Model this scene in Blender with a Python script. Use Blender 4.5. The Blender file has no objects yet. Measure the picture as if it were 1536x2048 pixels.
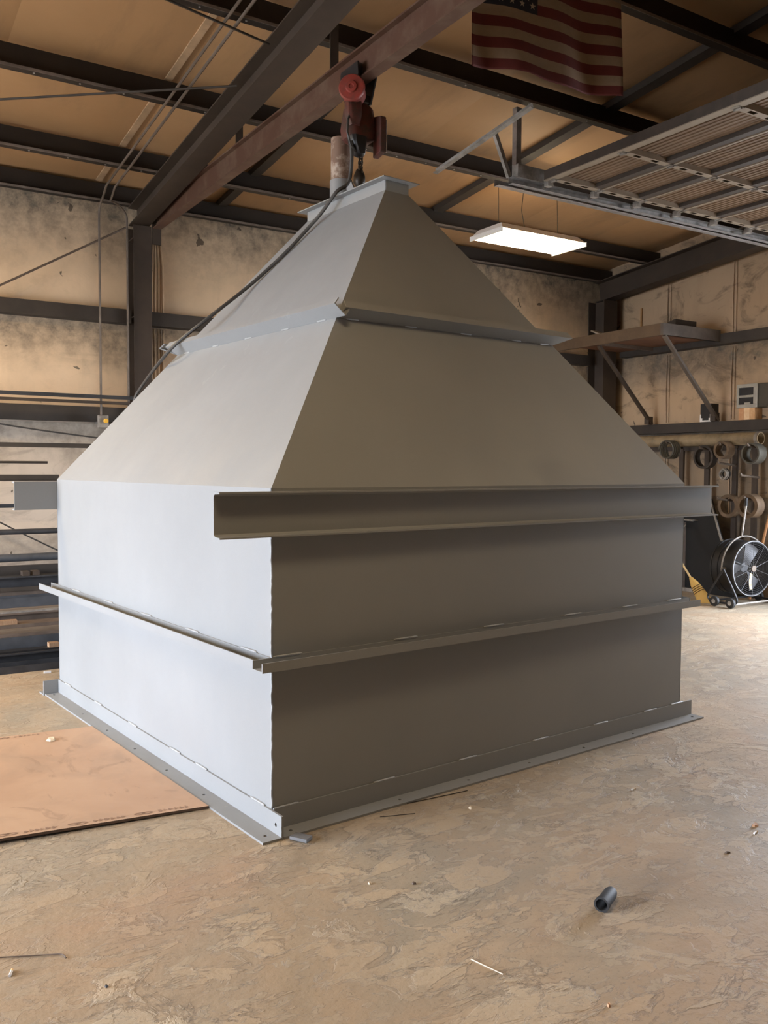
import bpy, math, random
from mathutils import Vector as V, Matrix
random.seed(7)
S = bpy.context.scene
COL = S.collection

# ------------------------------------------------------------------ camera
# world axes follow the building: X along the back wall, Y towards it, Z up; metres
F = 1769.23
yaw, pitch, roll = math.radians(32.218), math.radians(-2.799), math.radians(0.268)
CAM = V((-1.6375, -3.5195, 1.6109))
cd = V((math.cos(pitch)*math.sin(yaw), math.cos(pitch)*math.cos(yaw), math.sin(pitch)))
cr0 = V((math.cos(yaw), -math.sin(yaw), 0)); cu0 = cr0.cross(cd)
cr = cr0*math.cos(roll) + cu0*math.sin(roll)
cu = cu0*math.cos(roll) - cr0*math.sin(roll)
cam = bpy.data.cameras.new('camera'); co = bpy.data.objects.new('camera', cam); COL.objects.link(co)
cam.sensor_fit = 'VERTICAL'; cam.sensor_height = 36; cam.lens = F*36/2048; cam.clip_start = .05; cam.clip_end = 300
co.matrix_world = Matrix(((cr.x, cu.x, -cd.x, CAM.x), (cr.y, cu.y, -cd.y, CAM.y), (cr.z, cu.z, -cd.z, CAM.z), (0, 0, 0, 1)))
S.camera = co
def ray(x, y): return cr*((x-768)/F) - cu*((y-1024)/F) + cd
def onz(x, y, z=0): v = ray(x, y); return CAM + v*((z-CAM.z)/v.z)
def onx(x, y, X): v = ray(x, y); return CAM + v*((X-CAM.x)/v.x)
def ony(x, y, Y): v = ray(x, y); return CAM + v*((Y-CAM.y)/v.y)

# ------------------------------------------------------------------ light and exposure
S.view_settings.view_transform = 'Standard'; S.view_settings.look = 'None'
S.view_settings.gamma = 1; S.view_settings.use_curve_mapping = False
S.view_settings.exposure = 0.0
w = bpy.data.worlds.new('overcast sky'); S.world = w; w.use_nodes = True
bg = w.node_tree.nodes['Background']; bg.inputs[0].default_value = (.815, .89, 1.04, 1); bg.inputs[1].default_value = 32
XL, XR, YB, YF, YR = -6.6, 8.4, 6.1, -14.1, -4.0      # walls and ridge
def zp(Y): return 4.36 + .1*(YB-Y) if Y > YR else 4.36 + .1*(YB-YR) - .1*(YR-Y)
LDOOR = (-.6, 5.0, 2.9)      # daylight door in the left wall: y0, y1, height
RDOOR = (-.3, 2.25, 2.95)    # daylight door in the right wall
def portal(name, x, d, sgn):
    l = bpy.data.lights.new(name, 'AREA'); l.shape = 'RECTANGLE'; l.size = d[2]; l.size_y = d[1]-d[0]
    l.cycles.is_portal = True
    o = bpy.data.objects.new(name, l); COL.objects.link(o); o.location = (x, (d[0]+d[1])/2, d[2]/2)
    o.rotation_euler = (0, -math.pi/2*sgn, 0)
portal('daylight_portal_left', XL-.05, LDOOR, 1)
portal('daylight_portal_right', XR+.05, RDOOR, -1)
WARM = (1.0, .76, .46)
def shoplight(x, y, p):
    l = bpy.data.lights.new('shop_light', 'AREA'); l.shape = 'RECTANGLE'; l.size = 1.18; l.size_y = .5; l.energy = p; l.color = WARM
    o = bpy.data.objects.new('shop_light', l); COL.objects.link(o); o.location = (x, y, 4.08)
for x, y, p in ((-2.3, 3.9, 150), (4.9, -1.4, 42), (-.6, -1.4, 50), (1.9, -7, 8)): shoplight(x, y, p)

# ------------------------------------------------------------------ materials
class NT:
    def __init__(s, name):
        s.m = bpy.data.materials.new(name); s.m.use_nodes = True; s.t = s.m.node_tree; s.b = s.t.nodes['Principled BSDF']
        s.co = s.n('ShaderNodeTexCoord').outputs['Object']
    def n(s, k): return s.t.nodes.new(k)
    def l(s, a, b): s.t.links.new(a, b)
    def setin(s, sock, v):
        if hasattr(v, 'is_output') or isinstance(v, bpy.types.NodeSocket): s.l(v, sock)
        else: sock.default_value = v
    def noise(s, scale, detail=4, rough=.55, dist=0, vec=None, col=False):
        n = s.n('ShaderNodeTexNoise'); s.l(vec or s.co, n.inputs['Vector'])
        for k, v in (('Scale', scale), ('Detail', detail), ('Roughness', rough), ('Distortion', dist)): n.inputs[k].default_value = v
        return n.outputs['Color' if col else 'Fac']
    def scaled(s, sc, rot=(0, 0, 0)):
        n = s.n('ShaderNodeMapping'); s.l(s.co, n.inputs['Vector']); n.inputs['Scale'].default_value = sc; n.inputs['Rotation'].default_value = rot
        return n.outputs[0]
    def ramp(s, fac, stops):
        n = s.n('ShaderNodeValToRGB'); s.l(fac, n.inputs[0]); e = n.color_ramp.elements
        while len(e) < len(stops): e.new(.5)
        for i, (p, c) in enumerate(stops):
            e[i].position = p; e[i].color = (c, c, c, 1) if not isinstance(c, (tuple, list)) else (*c, 1)
        return n.outputs[0]
    def mix(s, fac, a, b, mode='MIX'):
        n = s.n('ShaderNodeMix'); n.data_type = 'RGBA'; n.blend_type = mode
        s.setin(n.inputs[0], fac)
        for i, v in ((6, a), (7, b)): s.setin(n.inputs[i], (*v, 1) if isinstance(v, (tuple, list)) else v)
        return n.outputs[2]
    def math(s, op, a, b=None, c=None, clamp=False):
        n = s.n('ShaderNodeMath'); n.operation = op; n.use_clamp = clamp
        for i, v in enumerate((a, b, c)):
            if v is not None: s.setin(n.inputs[i], v)
        return n.outputs[0]
    def maprange(s, v, a, b, c=0, d=1):
        n = s.n('ShaderNodeMapRange'); n.interpolation_type = 'SMOOTHSTEP'; s.l(v, n.inputs[0])
        for i, q in enumerate((a, b, c, d)): n.inputs[i+1].default_value = q
        return n.outputs[0]
    def sep(s, i):
        n = s.n('ShaderNodeSeparateXYZ'); s.l(s.co, n.inputs[0]); return n.outputs[i]
    def bump(s, h, strength, dist):
        n = s.n('ShaderNodeBump'); s.l(h, n.inputs['Height']); n.inputs['Strength'].default_value = strength; n.inputs['Distance'].default_value = dist
        s.l(n.outputs[0], s.b.inputs['Normal'])
    def out(s, col, rough=.6, metal=0):
        s.setin(s.b.inputs['Base Color'], (*col, 1) if isinstance(col, (tuple, list)) else col)
        s.setin(s.b.inputs['Roughness'], rough); s.b.inputs['Metallic'].default_value = metal
        return s.m
MATS = {}
def simple(name, col, rough=.6, metal=0, var=.25, scale=6, bump=0):
    if name in MATS: return MATS[name]
    t = NT(name)
    a = tuple(c*(1-var) for c in col); b = tuple(min(1, c*(1+var)) for c in col)
    n = t.noise(scale, 6, .6)
    c = t.mix(t.ramp(n, ((.3, 0.), (.7, 1.))), a, b)
    if bump: t.bump(t.noise(scale*8, 4), .4, bump)
    MATS[name] = t.out(c, rough, metal); return MATS[name]
def two(name, c1, c2, lo, hi, scale, rough=.6, metal=0, detail=8, vec=None):
    t = NT(name); n = t.noise(scale, detail, .65, 0, t.scaled(vec) if vec else None)
    MATS[name] = t.out(t.mix(t.ramp(n, ((lo, 0.), (hi, 1.))), c1, c2), rough, metal); return MATS[name]

def make_paint():
    t = NT('grey_primer_paint')
    base = t.mix(t.ramp(t.noise(.9, 4, .5), ((.3, 0.), (.7, 1.))), (.228, .233, .230), (.262, .267, .263))
    fine = t.noise(160, 2, .5)
    base = t.mix(t.ramp(fine, ((.35, .0), (.75, .10))), base, (.17, .175, .17))
    # dry rub marks and a few chalky scratches
    sc = t.noise(2.4, 5, .6, .4, t.scaled((5, 5, .9), (0.0, .35, 0.2)))
    patch = t.ramp(t.noise(.8, 3, .5), ((.50, 0.), (.62, 1.)))
    sm = t.math('MULTIPLY', t.math('MULTIPLY', t.ramp(sc, ((.60, 0.), (.68, .32))), patch), t.maprange(t.sep(2), 1.6, 1.9))
    base = t.mix(sm, base, (.42, .415, .40))
    t.bump(fine, .08, .002)
    return t.out(base, t.ramp(t.noise(3, 4), ((.3, .46), (.7, .60))))
PAINT = make_paint()
WELD = simple('grey_weld_paint', (.34, .345, .34), .5, 0, .15, 40, .004)

def make_floor():
    t = NT('flaking_concrete')
    big = t.noise(.55, 6, .6, .7)
    col = t.ramp(big, ((.28, (0.219, 0.163, 0.108)), (.44, (0.338, 0.260, 0.171)), (.58, (0.377, 0.270, 0.170)), (.74, (0.420, 0.338, 0.238))))
    gr = t.ramp(t.noise(.8, 6, .62, .5), ((.44, 0.), (.62, .9)))
    col = t.mix(gr, col, (0.291, 0.252, 0.187))
    col = t.mix(t.ramp(t.noise(1.7, 7, .65, .6), ((.46, 0.), (.72, .55))), col, (0.445, 0.343, 0.229))
    # worn coating: ragged lighter flakes with a dark broken edge on one side
    amt = t.ramp(t.noise(.7, 4, .55), ((.36, .3), (.60, 1.)))
    def flakes(scale, vec, lo, k, light, ke):
        nonlocal col
        f = t.noise(scale, 8, .64, .7, vec)
        m = t.math('MULTIPLY', t.ramp(f, ((lo, 0.), (lo+.022, 1.))), amt)
        e = t.math('MULTIPLY', t.ramp(f, ((lo-.018, 0.), (lo-.004, 1.), (lo+.002, 1.), (lo+.008, 0.))), t.ramp(t.noise(scale*1.4, 3, .5), ((.47, 0.), (.60, 1.))))
        col = t.mix(t.math('MULTIPLY', m, k), col, light)
        col = t.mix(t.math('MULTIPLY', t.math('MULTIPLY', e, amt), ke), col, (0.110, 0.083, 0.056))
        return m
    m1 = flakes(3.4, t.scaled((1.0, 1.8, 1), (0, 0, .5)), .53, .5, (0.485, 0.378, 0.252), .55)
    m2 = flakes(9.5, t.scaled((1.0, 1.7, 1), (0, 0, .4)), .55, .42, (0.432, 0.365, 0.260), .50)
    m3 = flakes(2.1, t.scaled((1.0, 1.5, 1), (.3, 0, .9)), .585, .5, (0.497, 0.421, 0.307), .5)
    # red oxide smudges, grease and grit
    col = t.mix(t.ramp(t.noise(.75, 4, .5, .2, t.scaled((1, 1, 1), (.4, .2, 1.3))), ((.58, 0.), (.74, .40))), col, (0.432, 0.224, 0.126))
    col = t.mix(t.ramp(t.noise(1.3, 6, .6, .8, t.scaled((1, 1.6, 1), (0.129, 0.756, 0.468))), ((.56, 0.), (.75, .60))), col, (0.154, 0.122, 0.085))
    col = t.mix(t.ramp(t.noise(75, 3, .7), ((.30, .45), (.41, 0.))), col, (0.116, 0.089, 0.058))
    h = t.math('ADD', t.math('ADD', t.math('MULTIPLY', m1, .5), t.math('MULTIPLY', m3, .6)), t.math('ADD', t.math('MULTIPLY', m2, .35), t.math('MULTIPLY', t.noise(28, 6, .65), .6)))
    t.bump(h, .8, .008)
    return t.out(col, t.ramp(big, ((.3, .55), (.7, .8))))

def make_liner(name, clean, sootz, amount=1.0, tint=(.10, .085, .065), smear=.22, sdark=.42):
    """Vinyl insulation facing, smoked and torn; sootz = heights under which smoke has settled."""
    t = NT(name)
    col = t.mix(t.ramp(t.noise(.8, 5, .6), ((.3, 0.), (.7, 1.))), tuple(c*.88 for c in clean), clean)
    col = t.mix(t.ramp(t.noise(3, 6, .6, .3, t.scaled((1.4, 1.4, .35))), ((.5, 0.), (.75, .35))), col, tuple(c*.6 for c in clean))
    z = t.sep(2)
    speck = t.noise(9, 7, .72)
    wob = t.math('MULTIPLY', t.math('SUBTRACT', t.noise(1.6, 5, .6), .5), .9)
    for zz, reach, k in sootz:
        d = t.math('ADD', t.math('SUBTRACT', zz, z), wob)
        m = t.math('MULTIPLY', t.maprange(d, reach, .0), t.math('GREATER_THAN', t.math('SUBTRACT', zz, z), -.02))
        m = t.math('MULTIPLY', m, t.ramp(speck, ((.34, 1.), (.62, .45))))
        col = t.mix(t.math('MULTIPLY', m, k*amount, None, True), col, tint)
    sm = t.ramp(t.noise(2.2, 7, .68, 1.2, t.scaled((.8, .8, 1.6), (.5, .2, .1))), ((.53, 0.), (.66, .6)))
    col = t.mix(t.math('MULTIPLY', sm, smear*1.6), col, tuple(c*sdark for c in clean))
    # tears and dark fasteners
    tr = t.ramp(t.noise(5.5, 3, .5, .6), ((.715, 0.), (.725, 1.)))
    col = t.mix(t.math('MULTIPLY', tr, .8), col, (.05, .035, .02))
    t.bump(t.noise(4, 4, .5), .35, .02)
    return t.out(col, .55)

FLOORM = make_floor()
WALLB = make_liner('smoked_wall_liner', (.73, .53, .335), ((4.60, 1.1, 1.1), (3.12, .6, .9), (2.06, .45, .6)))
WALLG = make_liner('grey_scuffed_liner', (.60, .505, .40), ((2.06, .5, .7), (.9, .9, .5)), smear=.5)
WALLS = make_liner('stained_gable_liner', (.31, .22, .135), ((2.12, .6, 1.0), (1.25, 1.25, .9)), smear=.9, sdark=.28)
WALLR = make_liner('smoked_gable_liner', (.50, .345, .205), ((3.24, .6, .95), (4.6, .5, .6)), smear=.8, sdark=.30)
def make_roofliner():
    t = NT('smoked_roof_liner')
    col = t.mix(t.ramp(t.noise(.7, 5, .6), ((.3, 0.), (.7, 1.))), (.325, .182, .080), (.405, .233, .105))
    col = t.mix(t.ramp(t.noise(2.0, 6, .65, .3, t.scaled((1.5, .4, 1))), ((.52, 0.), (.75, .5))), col, (.17, .10, .05))
    t.bump(t.noise(2.5, 4, .5), .3, .02)
    return t.out(col, .5)
ROOFL = make_roofliner()
BEAM = simple('brown_primed_beam', (.046, .031, .020), .6, 0, .25, 3)
PURL = simple('dark_primed_purlin', (.017, .012, .008), .55, 0, .3, 3)
PURLLIP = simple('lit_purlin_lip', (.15, .12, .095), .6, 0, .3, 8)  # paler than the web: bottom flange highlight put into the colour
GIRT = simple('dark_girt', (.037, .028, .020), .6, 0, .25, 4)
MONO = two('worn_red_beam_paint', (.075, .033, .018), (.115, .070, .044), .48, .66, 4, .55)
GALV = two('galvanised_steel', (.36, .35, .33), (.50, .49, .47), .4, .6, 12, .38, .7)
GALVD = two('dusty_galvanised_steel', (.20, .18, .155), (.33, .30, .26), .4, .6, 10, .5, .3)
DULLC = simple('dull_conduit', (.13, .10, .075), .5, .3, .25, 8)
DARKST = simple('dark_mill_steel', (.045, .045, .047), .5, .3, .3, 8)
BLUEST = simple('blue_grey_mill_steel', (.075, .08, .088), .45, .3, .25, 6)
RUSTST = two('rusty_steel', (.10, .072, .052), (.14, .10, .072), .4, .6, 7, .7, .1)
TIMB = two('weathered_timber', (.15, .10, .06), (.21, .15, .095), .35, .65, 6, .7, 0, 6, (1, 12, 12))
RED = two('hoist_red_paint', (.25, .034, .022), (.16, .035, .024), .45, .65, 14, .45)
REDD = two('grimy_red_paint', (.115, .028, .020), (.05, .028, .02), .4, .62, 14, .5)
BLACK = simple('black_paint', (.014, .014, .015), .4, 0, .3, 6)
BLACKP = simple('black_matt_plate', (.006, .0055, .005), .75, 0, .3, 4)
RUBBER = simple('black_rubber', (.018, .018, .018), .65, 0, .2, 10)
CABLE = simple('grey_black_cable', (.045, .042, .038), .5, 0, .2, 10)
CHAIN = simple('oily_chain_steel', (.05, .042, .035), .4, .6, .3, 30)
TANW = two('dirty_pine', (.26, .15, .08), (.33, .21, .12), .4, .6, 8, .6, 0, 4, (14, 2, 2))
STRAW = two('broom_straw', (.50, .30, .07), (.66, .43, .13), .4, .6, 30, .8, 0, 4, (30, 30, 2))
WOODP = two('pale_pine', (.60, .34, .16), (.70, .45, .24), .4, .6, 8, .6, 0, 4, (14, 2, 2))
WHITEP = simple('white_plastic', (.78, .76, .72), .4, 0, .05, 6)
OLIVE = simple('tan_wrapped_pipe', (.25, .185, .105), .6, 0, .35, 7, .01)
BROWNSH = two('brown_shelf_board', (.085, .052, .027), (.115, .072, .038), .4, .6, 5, .6)
DOORM = two('tan_door_skin', (.155, .098, .055), (.195, .125, .072), .4, .6, 3, .55)
DOORR = simple('pale_door_rail', (.27, .215, .155), .5, .1, .12, 8)
DOORD = simple('dark_door_rail', (.05, .035, .024), .6, 0, .25, 8)  # dark brown; on the section rails it stands for their shaded side

# ------------------------------------------------------------------ mesh helpers
class MB:
    def __init__(s): s.v = []; s.f = []; s.mi = []; s.cur = 0
    def add(s, vs, fs):
        o = len(s.v); s.v += [tuple(p) for p in vs]; s.f += [tuple(i+o for i in q) for q in fs]; s.mi += [s.cur]*len(fs); return s
    def box(s, c, d, rz=0):
        cx, cy, cz = c; a, b, h = d[0]/2, d[1]/2, d[2]/2; k, q = math.cos(rz), math.sin(rz)
        return s.add([(cx+x*k-y*q, cy+x*q+y*k, cz+z) for z in (-h, h) for x, y in ((-a, -b), (a, -b), (a, b), (-a, b))],
                     [(3, 2, 1, 0), (4, 5, 6, 7), (0, 1, 5, 4), (1, 2, 6, 5), (2, 3, 7, 6), (3, 0, 4, 7)])
    def bb(s, x0, x1, y0, y1, z0, z1): return s.box(((x0+x1)/2, (y0+y1)/2, (z0+z1)/2), (x1-x0, y1-y0, z1-z0))
    def prof(s, p0, p1, poly, sv, uv):
        p0, p1, sv, uv = V(p0), V(p1), V(sv), V(uv); n = len(poly)
        vs = [p0+sv*a+uv*b for a, b in poly] + [p1+sv*a+uv*b for a, b in poly]
        return s.add(vs, [tuple(range(n-1, -1, -1)), tuple(range(n, 2*n))] + [(i, (i+1) % n, n+(i+1) % n, n+i) for i in range(n)])
    def bar(s, p0, p1, wd, h, up=(0, 0, 1)):
        t = (V(p1)-V(p0)).normalized(); sv = t.cross(V(up))
        if sv.length < 1e-4: sv = t.cross(V((1, 0, 0)))
        sv.normalize(); uv = sv.cross(t)
        return s.prof(p0, p1, [(-wd/2, -h/2), (wd/2, -h/2), (wd/2, h/2), (-wd/2, h/2)], sv, uv)
    def tube(s, pts, r, n=8, closed=False, cap=True):
        pts = [V(p) for p in pts]; m = len(pts); rs = r if isinstance(r, (list, tuple)) else [r]*m
        base = len(s.v); prev = None; vs = []
        for i, p in enumerate(pts):
            t = (pts[(i+1) % m]-pts[i-1]) if closed else (pts[min(i+1, m-1)]-pts[max(i-1, 0)])
            t.normalize()
            if prev is None:
                a = t.orthogonal().normalized()
            else:
                a = prev - t*prev.dot(t)
                a = a.normalized() if a.length > 1e-6 else t.orthogonal().normalized()
            prev = a; b = t.cross(a)
            vs += [p+(a*math.cos(2*math.pi*k/n)+b*math.sin(2*math.pi*k/n))*rs[i] for k in range(n)]
        fs = []
        for i in range(m if closed else m-1):
            j = (i+1) % m
            fs += [(i*n+k, i*n+(k+1) % n, j*n+(k+1) % n, j*n+k) for k in range(n)]
        if cap and not closed: fs += [tuple(range(n-1, -1, -1)), tuple((m-1)*n+k for k in range(n))]
        return s.add(vs, fs)
    def lathe(s, prof, o, ax, n=20, closed=False):
        """prof: (distance along axis, radius); closed joins last to first."""
        o, ax = V(o), V(ax).normalized(); a = ax.orthogonal().normalized(); b = ax.cross(a); m = len(prof)
        vs = [o+ax*d+(a*math.cos(2*math.pi*k/n)+b*math.sin(2*math.pi*k/n))*r for d, r in prof for k in range(n)]
        fs = [(i*n+k, i*n+(k+1) % n, ((i+1) % m)*n+(k+1) % n, ((i+1) % m)*n+k) for i in range(m if closed else m-1) for k in range(n)]
        if not closed:
            if prof[0][1] > 1e-5: fs.append(tuple(range(n-1, -1, -1)))
            if prof[-1][1] > 1e-5: fs.append(tuple((m-1)*n+k for k in range(n)))
        return s.add(vs, fs)
    def build(s, name, mat, parent=None, smooth=False, origin=None, bevel=0):
        me = bpy.data.meshes.new(name)
        vs = s.v
        if origin is not None: ox = V(origin); vs = [tuple(V(p)-ox) for p in vs]
        me.from_pydata(vs, [], s.f); me.update()
        mats = mat if isinstance(mat, (list, tuple)) else [mat]
        for mm in mats: me.materials.append(mm)
        if len(mats) > 1:
            for i, q in enumerate(s.mi): me.polygons[i].material_index = q
        import bmesh
        b = bmesh.new(); b.from_mesh(me); bmesh.ops.recalc_face_normals(b, faces=b.faces); b.to_mesh(me); b.free()
        o = bpy.data.objects.new(name, me); COL.objects.link(o)
        if parent: o.parent = parent
        if origin is not None: o.location = origin
        if smooth:
            for q in me.polygons: q.use_smooth = True
            if smooth != 'all':
                me.set_sharp_from_angle(angle=math.radians(40))
        if bevel:
            md = o.modifiers.new('bevel', 'BEVEL'); md.width = bevel; md.segments = 2; md.limit_method = 'ANGLE'
        return o
def tag(o, label, cat, group=None):
    o['label'] = label; o['category'] = cat
    if group: o['group'] = group
    return o
def struct(o): o['kind'] = 'structure'; return o
def empty(name, loc, rz=0):
    o = bpy.data.objects.new(name, None); COL.objects.link(o); o.location = loc; o.rotation_euler = (0, 0, rz); o.empty_display_size = .1; return o
def copy_of(o, parent, loc, rz=None):
    c = o.copy(); COL.objects.link(c); c.parent = parent; c.location = loc
    if rz is not None: c.rotation_euler = (0, 0, rz)
    return c
def rect_ring(x0, x1, y0, y1): return [(x0, y0), (x1, y0), (x1, y1), (x0, y1)]

# ------------------------------------------------------------------ the building shell
struct(MB().bb(XL, XR, YF, YB, -.15, 0).build('floor', FLOORM))
PAVE = simple('pale_yard_concrete', (.46, .45, .43), .8, 0, .1, 1)
struct(MB().bb(-40, XL-.21, -40, 40, -.2, -.02).build('yard_paving', PAVE))
struct(MB().bb(XR+.21, 40, -40, 40, -.2, -.02).build('yard_paving', PAVE))
SHEET = simple('brown_wall_sheet', (.15, .11, .075), .7, 0, .2, 2)
def gable(name, x0, x1, d):
    b = MB()
    b.bb(x0, x1, YF, d[0], 0, 5.6).bb(x0, x1, d[1], YB+.12, 0, 5.6).bb(x0, x1, d[0], d[1], d[2], 5.6)
    return struct(b.build(name, SHEET))
wl = gable('wall_left', XL-.2, XL, LDOOR)
wr = gable('wall_right', XR, XR+.2, RDOOR)
wb = struct(MB().bb(XL, XR, YB, YB+.12, 0, 4.9).build('wall_back', SHEET))
struct(MB().bb(XL, XR, YF-.12, YF, 0, 4.9).build('wall_front', SHEET))
ro = MB()
def slab(b, x0, x1, ya, yb, off, th):
    za, zb = zp(ya)+off, zp(yb)+off
    b.add([(x0, ya, za), (x1, ya, za), (x1, yb, zb), (x0, yb, zb), (x0, ya, za+th), (x1, ya, za+th), (x1, yb, zb+th), (x0, yb, zb+th)],
          [(3, 2, 1, 0), (4, 5, 6, 7), (0, 1, 5, 4), (1, 2, 6, 5), (2, 3, 7, 6), (3, 0, 4, 7)])
slab(ro, XL-.2, XR+.2, YB+.12, YR, .26, .08); slab(ro, XL-.2, XR+.2, YR, YF-.12, .26, .08)
roof = struct(ro.build('ceiling', SHEET))
# blankets of insulation facing under the roof, sagging between the purlins, seams along the slope
PUR = [6.0, 5.1, 3.75, 2.4, 1.05, -.3, -1.65, -3.0]
def roof_panel(x0, x1):
    b = MB(); ys = []
    edges = [YB]+PUR+[YR]
    for a, c in zip(edges[:-1], edges[1:]): ys += [a+(c-a)*k/4 for k in range(4)]
    ys.append(YR)
    nx = 6; vs = []
    for Y in ys:
        k = min(abs(Y-q) for q in PUR)
        for i in range(nx+1):
            u = i/nx; x = x0+(x1-x0)*u
            sag = .028*min(1, k/.5)*math.sin(math.pi*u)**.5 if 0 < u < 1 else -.012
            vs.append((x, Y, zp(Y)+.238-sag))
    fs = [(j*(nx+1)+i, j*(nx+1)+i+1, (j+1)*(nx+1)+i+1, (j+1)*(nx+1)+i) for j in range(len(ys)-1) for i in range(nx)]
    b.add(vs, fs); return b.build('insulation_blanket', ROOFL, roof, True)
xs = [XL, -4.9, -3.3, -1.7, -.4, .92, 2.19, 3.4, 4.53, 5.8, 7.1, XR]
for a, c in zip(xs[:-1], xs[1:]): roof_panel(a, c)
far = MB(); slab(far, XL, XR, YR, YF, .2, .02); far.build('insulation_blanket', ROOFL, roof)
for x, wd in ((2.19, .10), (4.53, .12)):
    b = MB(); slab(b, x-wd/2, x+wd/2, 6.05, .2, .175, .06); b.build('seam_batten', GIRT, roof)
b = MB(); slab(b, .80, .86, 6.0, .3, .222, .012); b.build('seam_tape', simple('pale_tape', (.38, .25, .14), .5), roof)
# wall blankets between girts, quilted edges
def wall_panel(par, mat, a0, a1, z0, z1, plane, axis, nseg=6, bul=.022):
    b = MB(); vs = []; nz = 7
    for j in range(nz+1):
        zz = z0+(z1-z0)*j/nz
        for i in range(nseg+1):
            u = i/nseg; a = a0+(a1-a0)*u
            e = bul*(math.sin(math.pi*u)**.4 if 0 < u < 1 else 0)*(math.sin(math.pi*j/nz)**.5 if 0 < j < nz else 0)+.004
            vs.append((a, plane-e, zz) if axis == 'y' else (plane-e, a, zz))
    b.add(vs, [(j*(nseg+1)+i, j*(nseg+1)+i+1, (j+1)*(nseg+1)+i+1, (j+1)*(nseg+1)+i) for j in range(nz) for i in range(nseg)])
    return b.build('insulation_panel', mat, par, True)
G1, G2 = (2.09, 2.245), (3.14, 3.285)           # girts of the back wall
for a, c in zip((XL, -4.6, -2.6, -.9, 1.24, 2.9, 4.7, 6.5), (-4.6, -2.6, -.9, 1.24, 2.9, 4.7, 6.5, XR)):
    for z0, z1 in ((0, 1.05), (1.05, G1[0]+.05), (G1[0]+.05, G2[0]+.05), (G2[0]+.05, 4.45)):
        wall_panel(wb, WALLG if z1 < 2.2 else WALLB, a, c, z0, z1, YB, 'y')
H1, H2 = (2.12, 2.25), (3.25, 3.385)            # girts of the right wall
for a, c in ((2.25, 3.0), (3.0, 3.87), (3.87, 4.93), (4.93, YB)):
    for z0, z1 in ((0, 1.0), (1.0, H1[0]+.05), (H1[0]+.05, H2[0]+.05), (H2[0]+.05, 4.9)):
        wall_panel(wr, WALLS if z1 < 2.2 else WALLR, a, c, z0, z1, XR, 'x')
for y in (3.0, 3.87, 4.93):
    for z0, z1 in ((1.02, 2.1), (2.28, 3.22), (3.4, 4.4)):
        for dy in (-.02, .02): MB().tube([(XR-.012, y+dy, z0), (XR-.022, y+dy*1.3, (z0+z1)/2), (XR-.012, y+dy, z1)], .009, 6).build('seam_fold', WALLR, wr, True)
# pleats gathered beside the column
for k, dx in enumerate((0, .035, .075, .125)):
    MB().tube([(1.40+dx, YB-.035, 2.3), (1.395+dx, YB-.04, 2.9), (1.39+dx*1.1, YB-.035, 3.12)], .011, 6).build('liner_pleat', WALLB, wb, True)
    MB().tube([(1.40+dx, YB-.035, 3.3), (1.41+dx*.9, YB-.04, 3.8), (1.42+dx*.6, YB-.03, 4.1)], .011, 6).build('liner_pleat', WALLB, wb, True)

# ------------------------------------------------------------------ steel frame
def ibeam_poly(wd, h, tf=.012, tw=.009):
    a, b = wd/2, h/2
    return [(-a, -b), (a, -b), (a, -b+tf), (tw/2, -b+tf), (tw/2, b-tf), (a, b-tf), (a, b), (-a, b), (-a, b-tf), (-tw/2, b-tf), (-tw/2, -b+tf), (-a, -b+tf)]
def rafter(xc, wd, h, label):
    t = (V((0, YR, zp(YR)))-V((0, YB-.1, zp(YB-.1)))).normalized(); up = V((0, .0995, .995))
    p0 = V((xc, YB-.1, zp(YB-.1)-h/2)); p1 = V((xc, YR, zp(YR)-h/2))
    o = MB().prof(p0, p1, ibeam_poly(wd, h), (1, 0, 0), up).build('roof_rafter', BEAM)
    tag(o, label, 'rafter'); return o
rafter(1.235, .2, .2, 'brown steel I-beam rafter rising from the column beside the hoist beam')
rafter(8.13, .22, .3, 'brown steel end rafter following the gable wall above the timber shelf')
def column(x0, x1, y0, y1, ztop, label, mat=BEAM):
    xc, yc = (x0+x1)/2, (y0+y1)/2
    o = MB().prof((xc, yc, 0), (xc, yc, ztop), ibeam_poly(x1-x0, y1-y0, .014, .01), (1, 0, 0), (0, 1, 0)).build('steel_column', mat)
    return tag(o, label, 'column')
cm = column(1.145, 1.335, 5.85, 6.075, 4.16, 'brown steel H column on the back wall under the hoist beam')
for zz in (4.02, 3.2): MB().bb(1.15, 1.33, 5.864, 6.06, zz, zz+.012).build('stiffener_plate', BEAM, cm)
column(7.93, 8.2, 5.72, 6.03, 4.07, 'brown steel H column in the corner behind the timber shelf')
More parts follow.
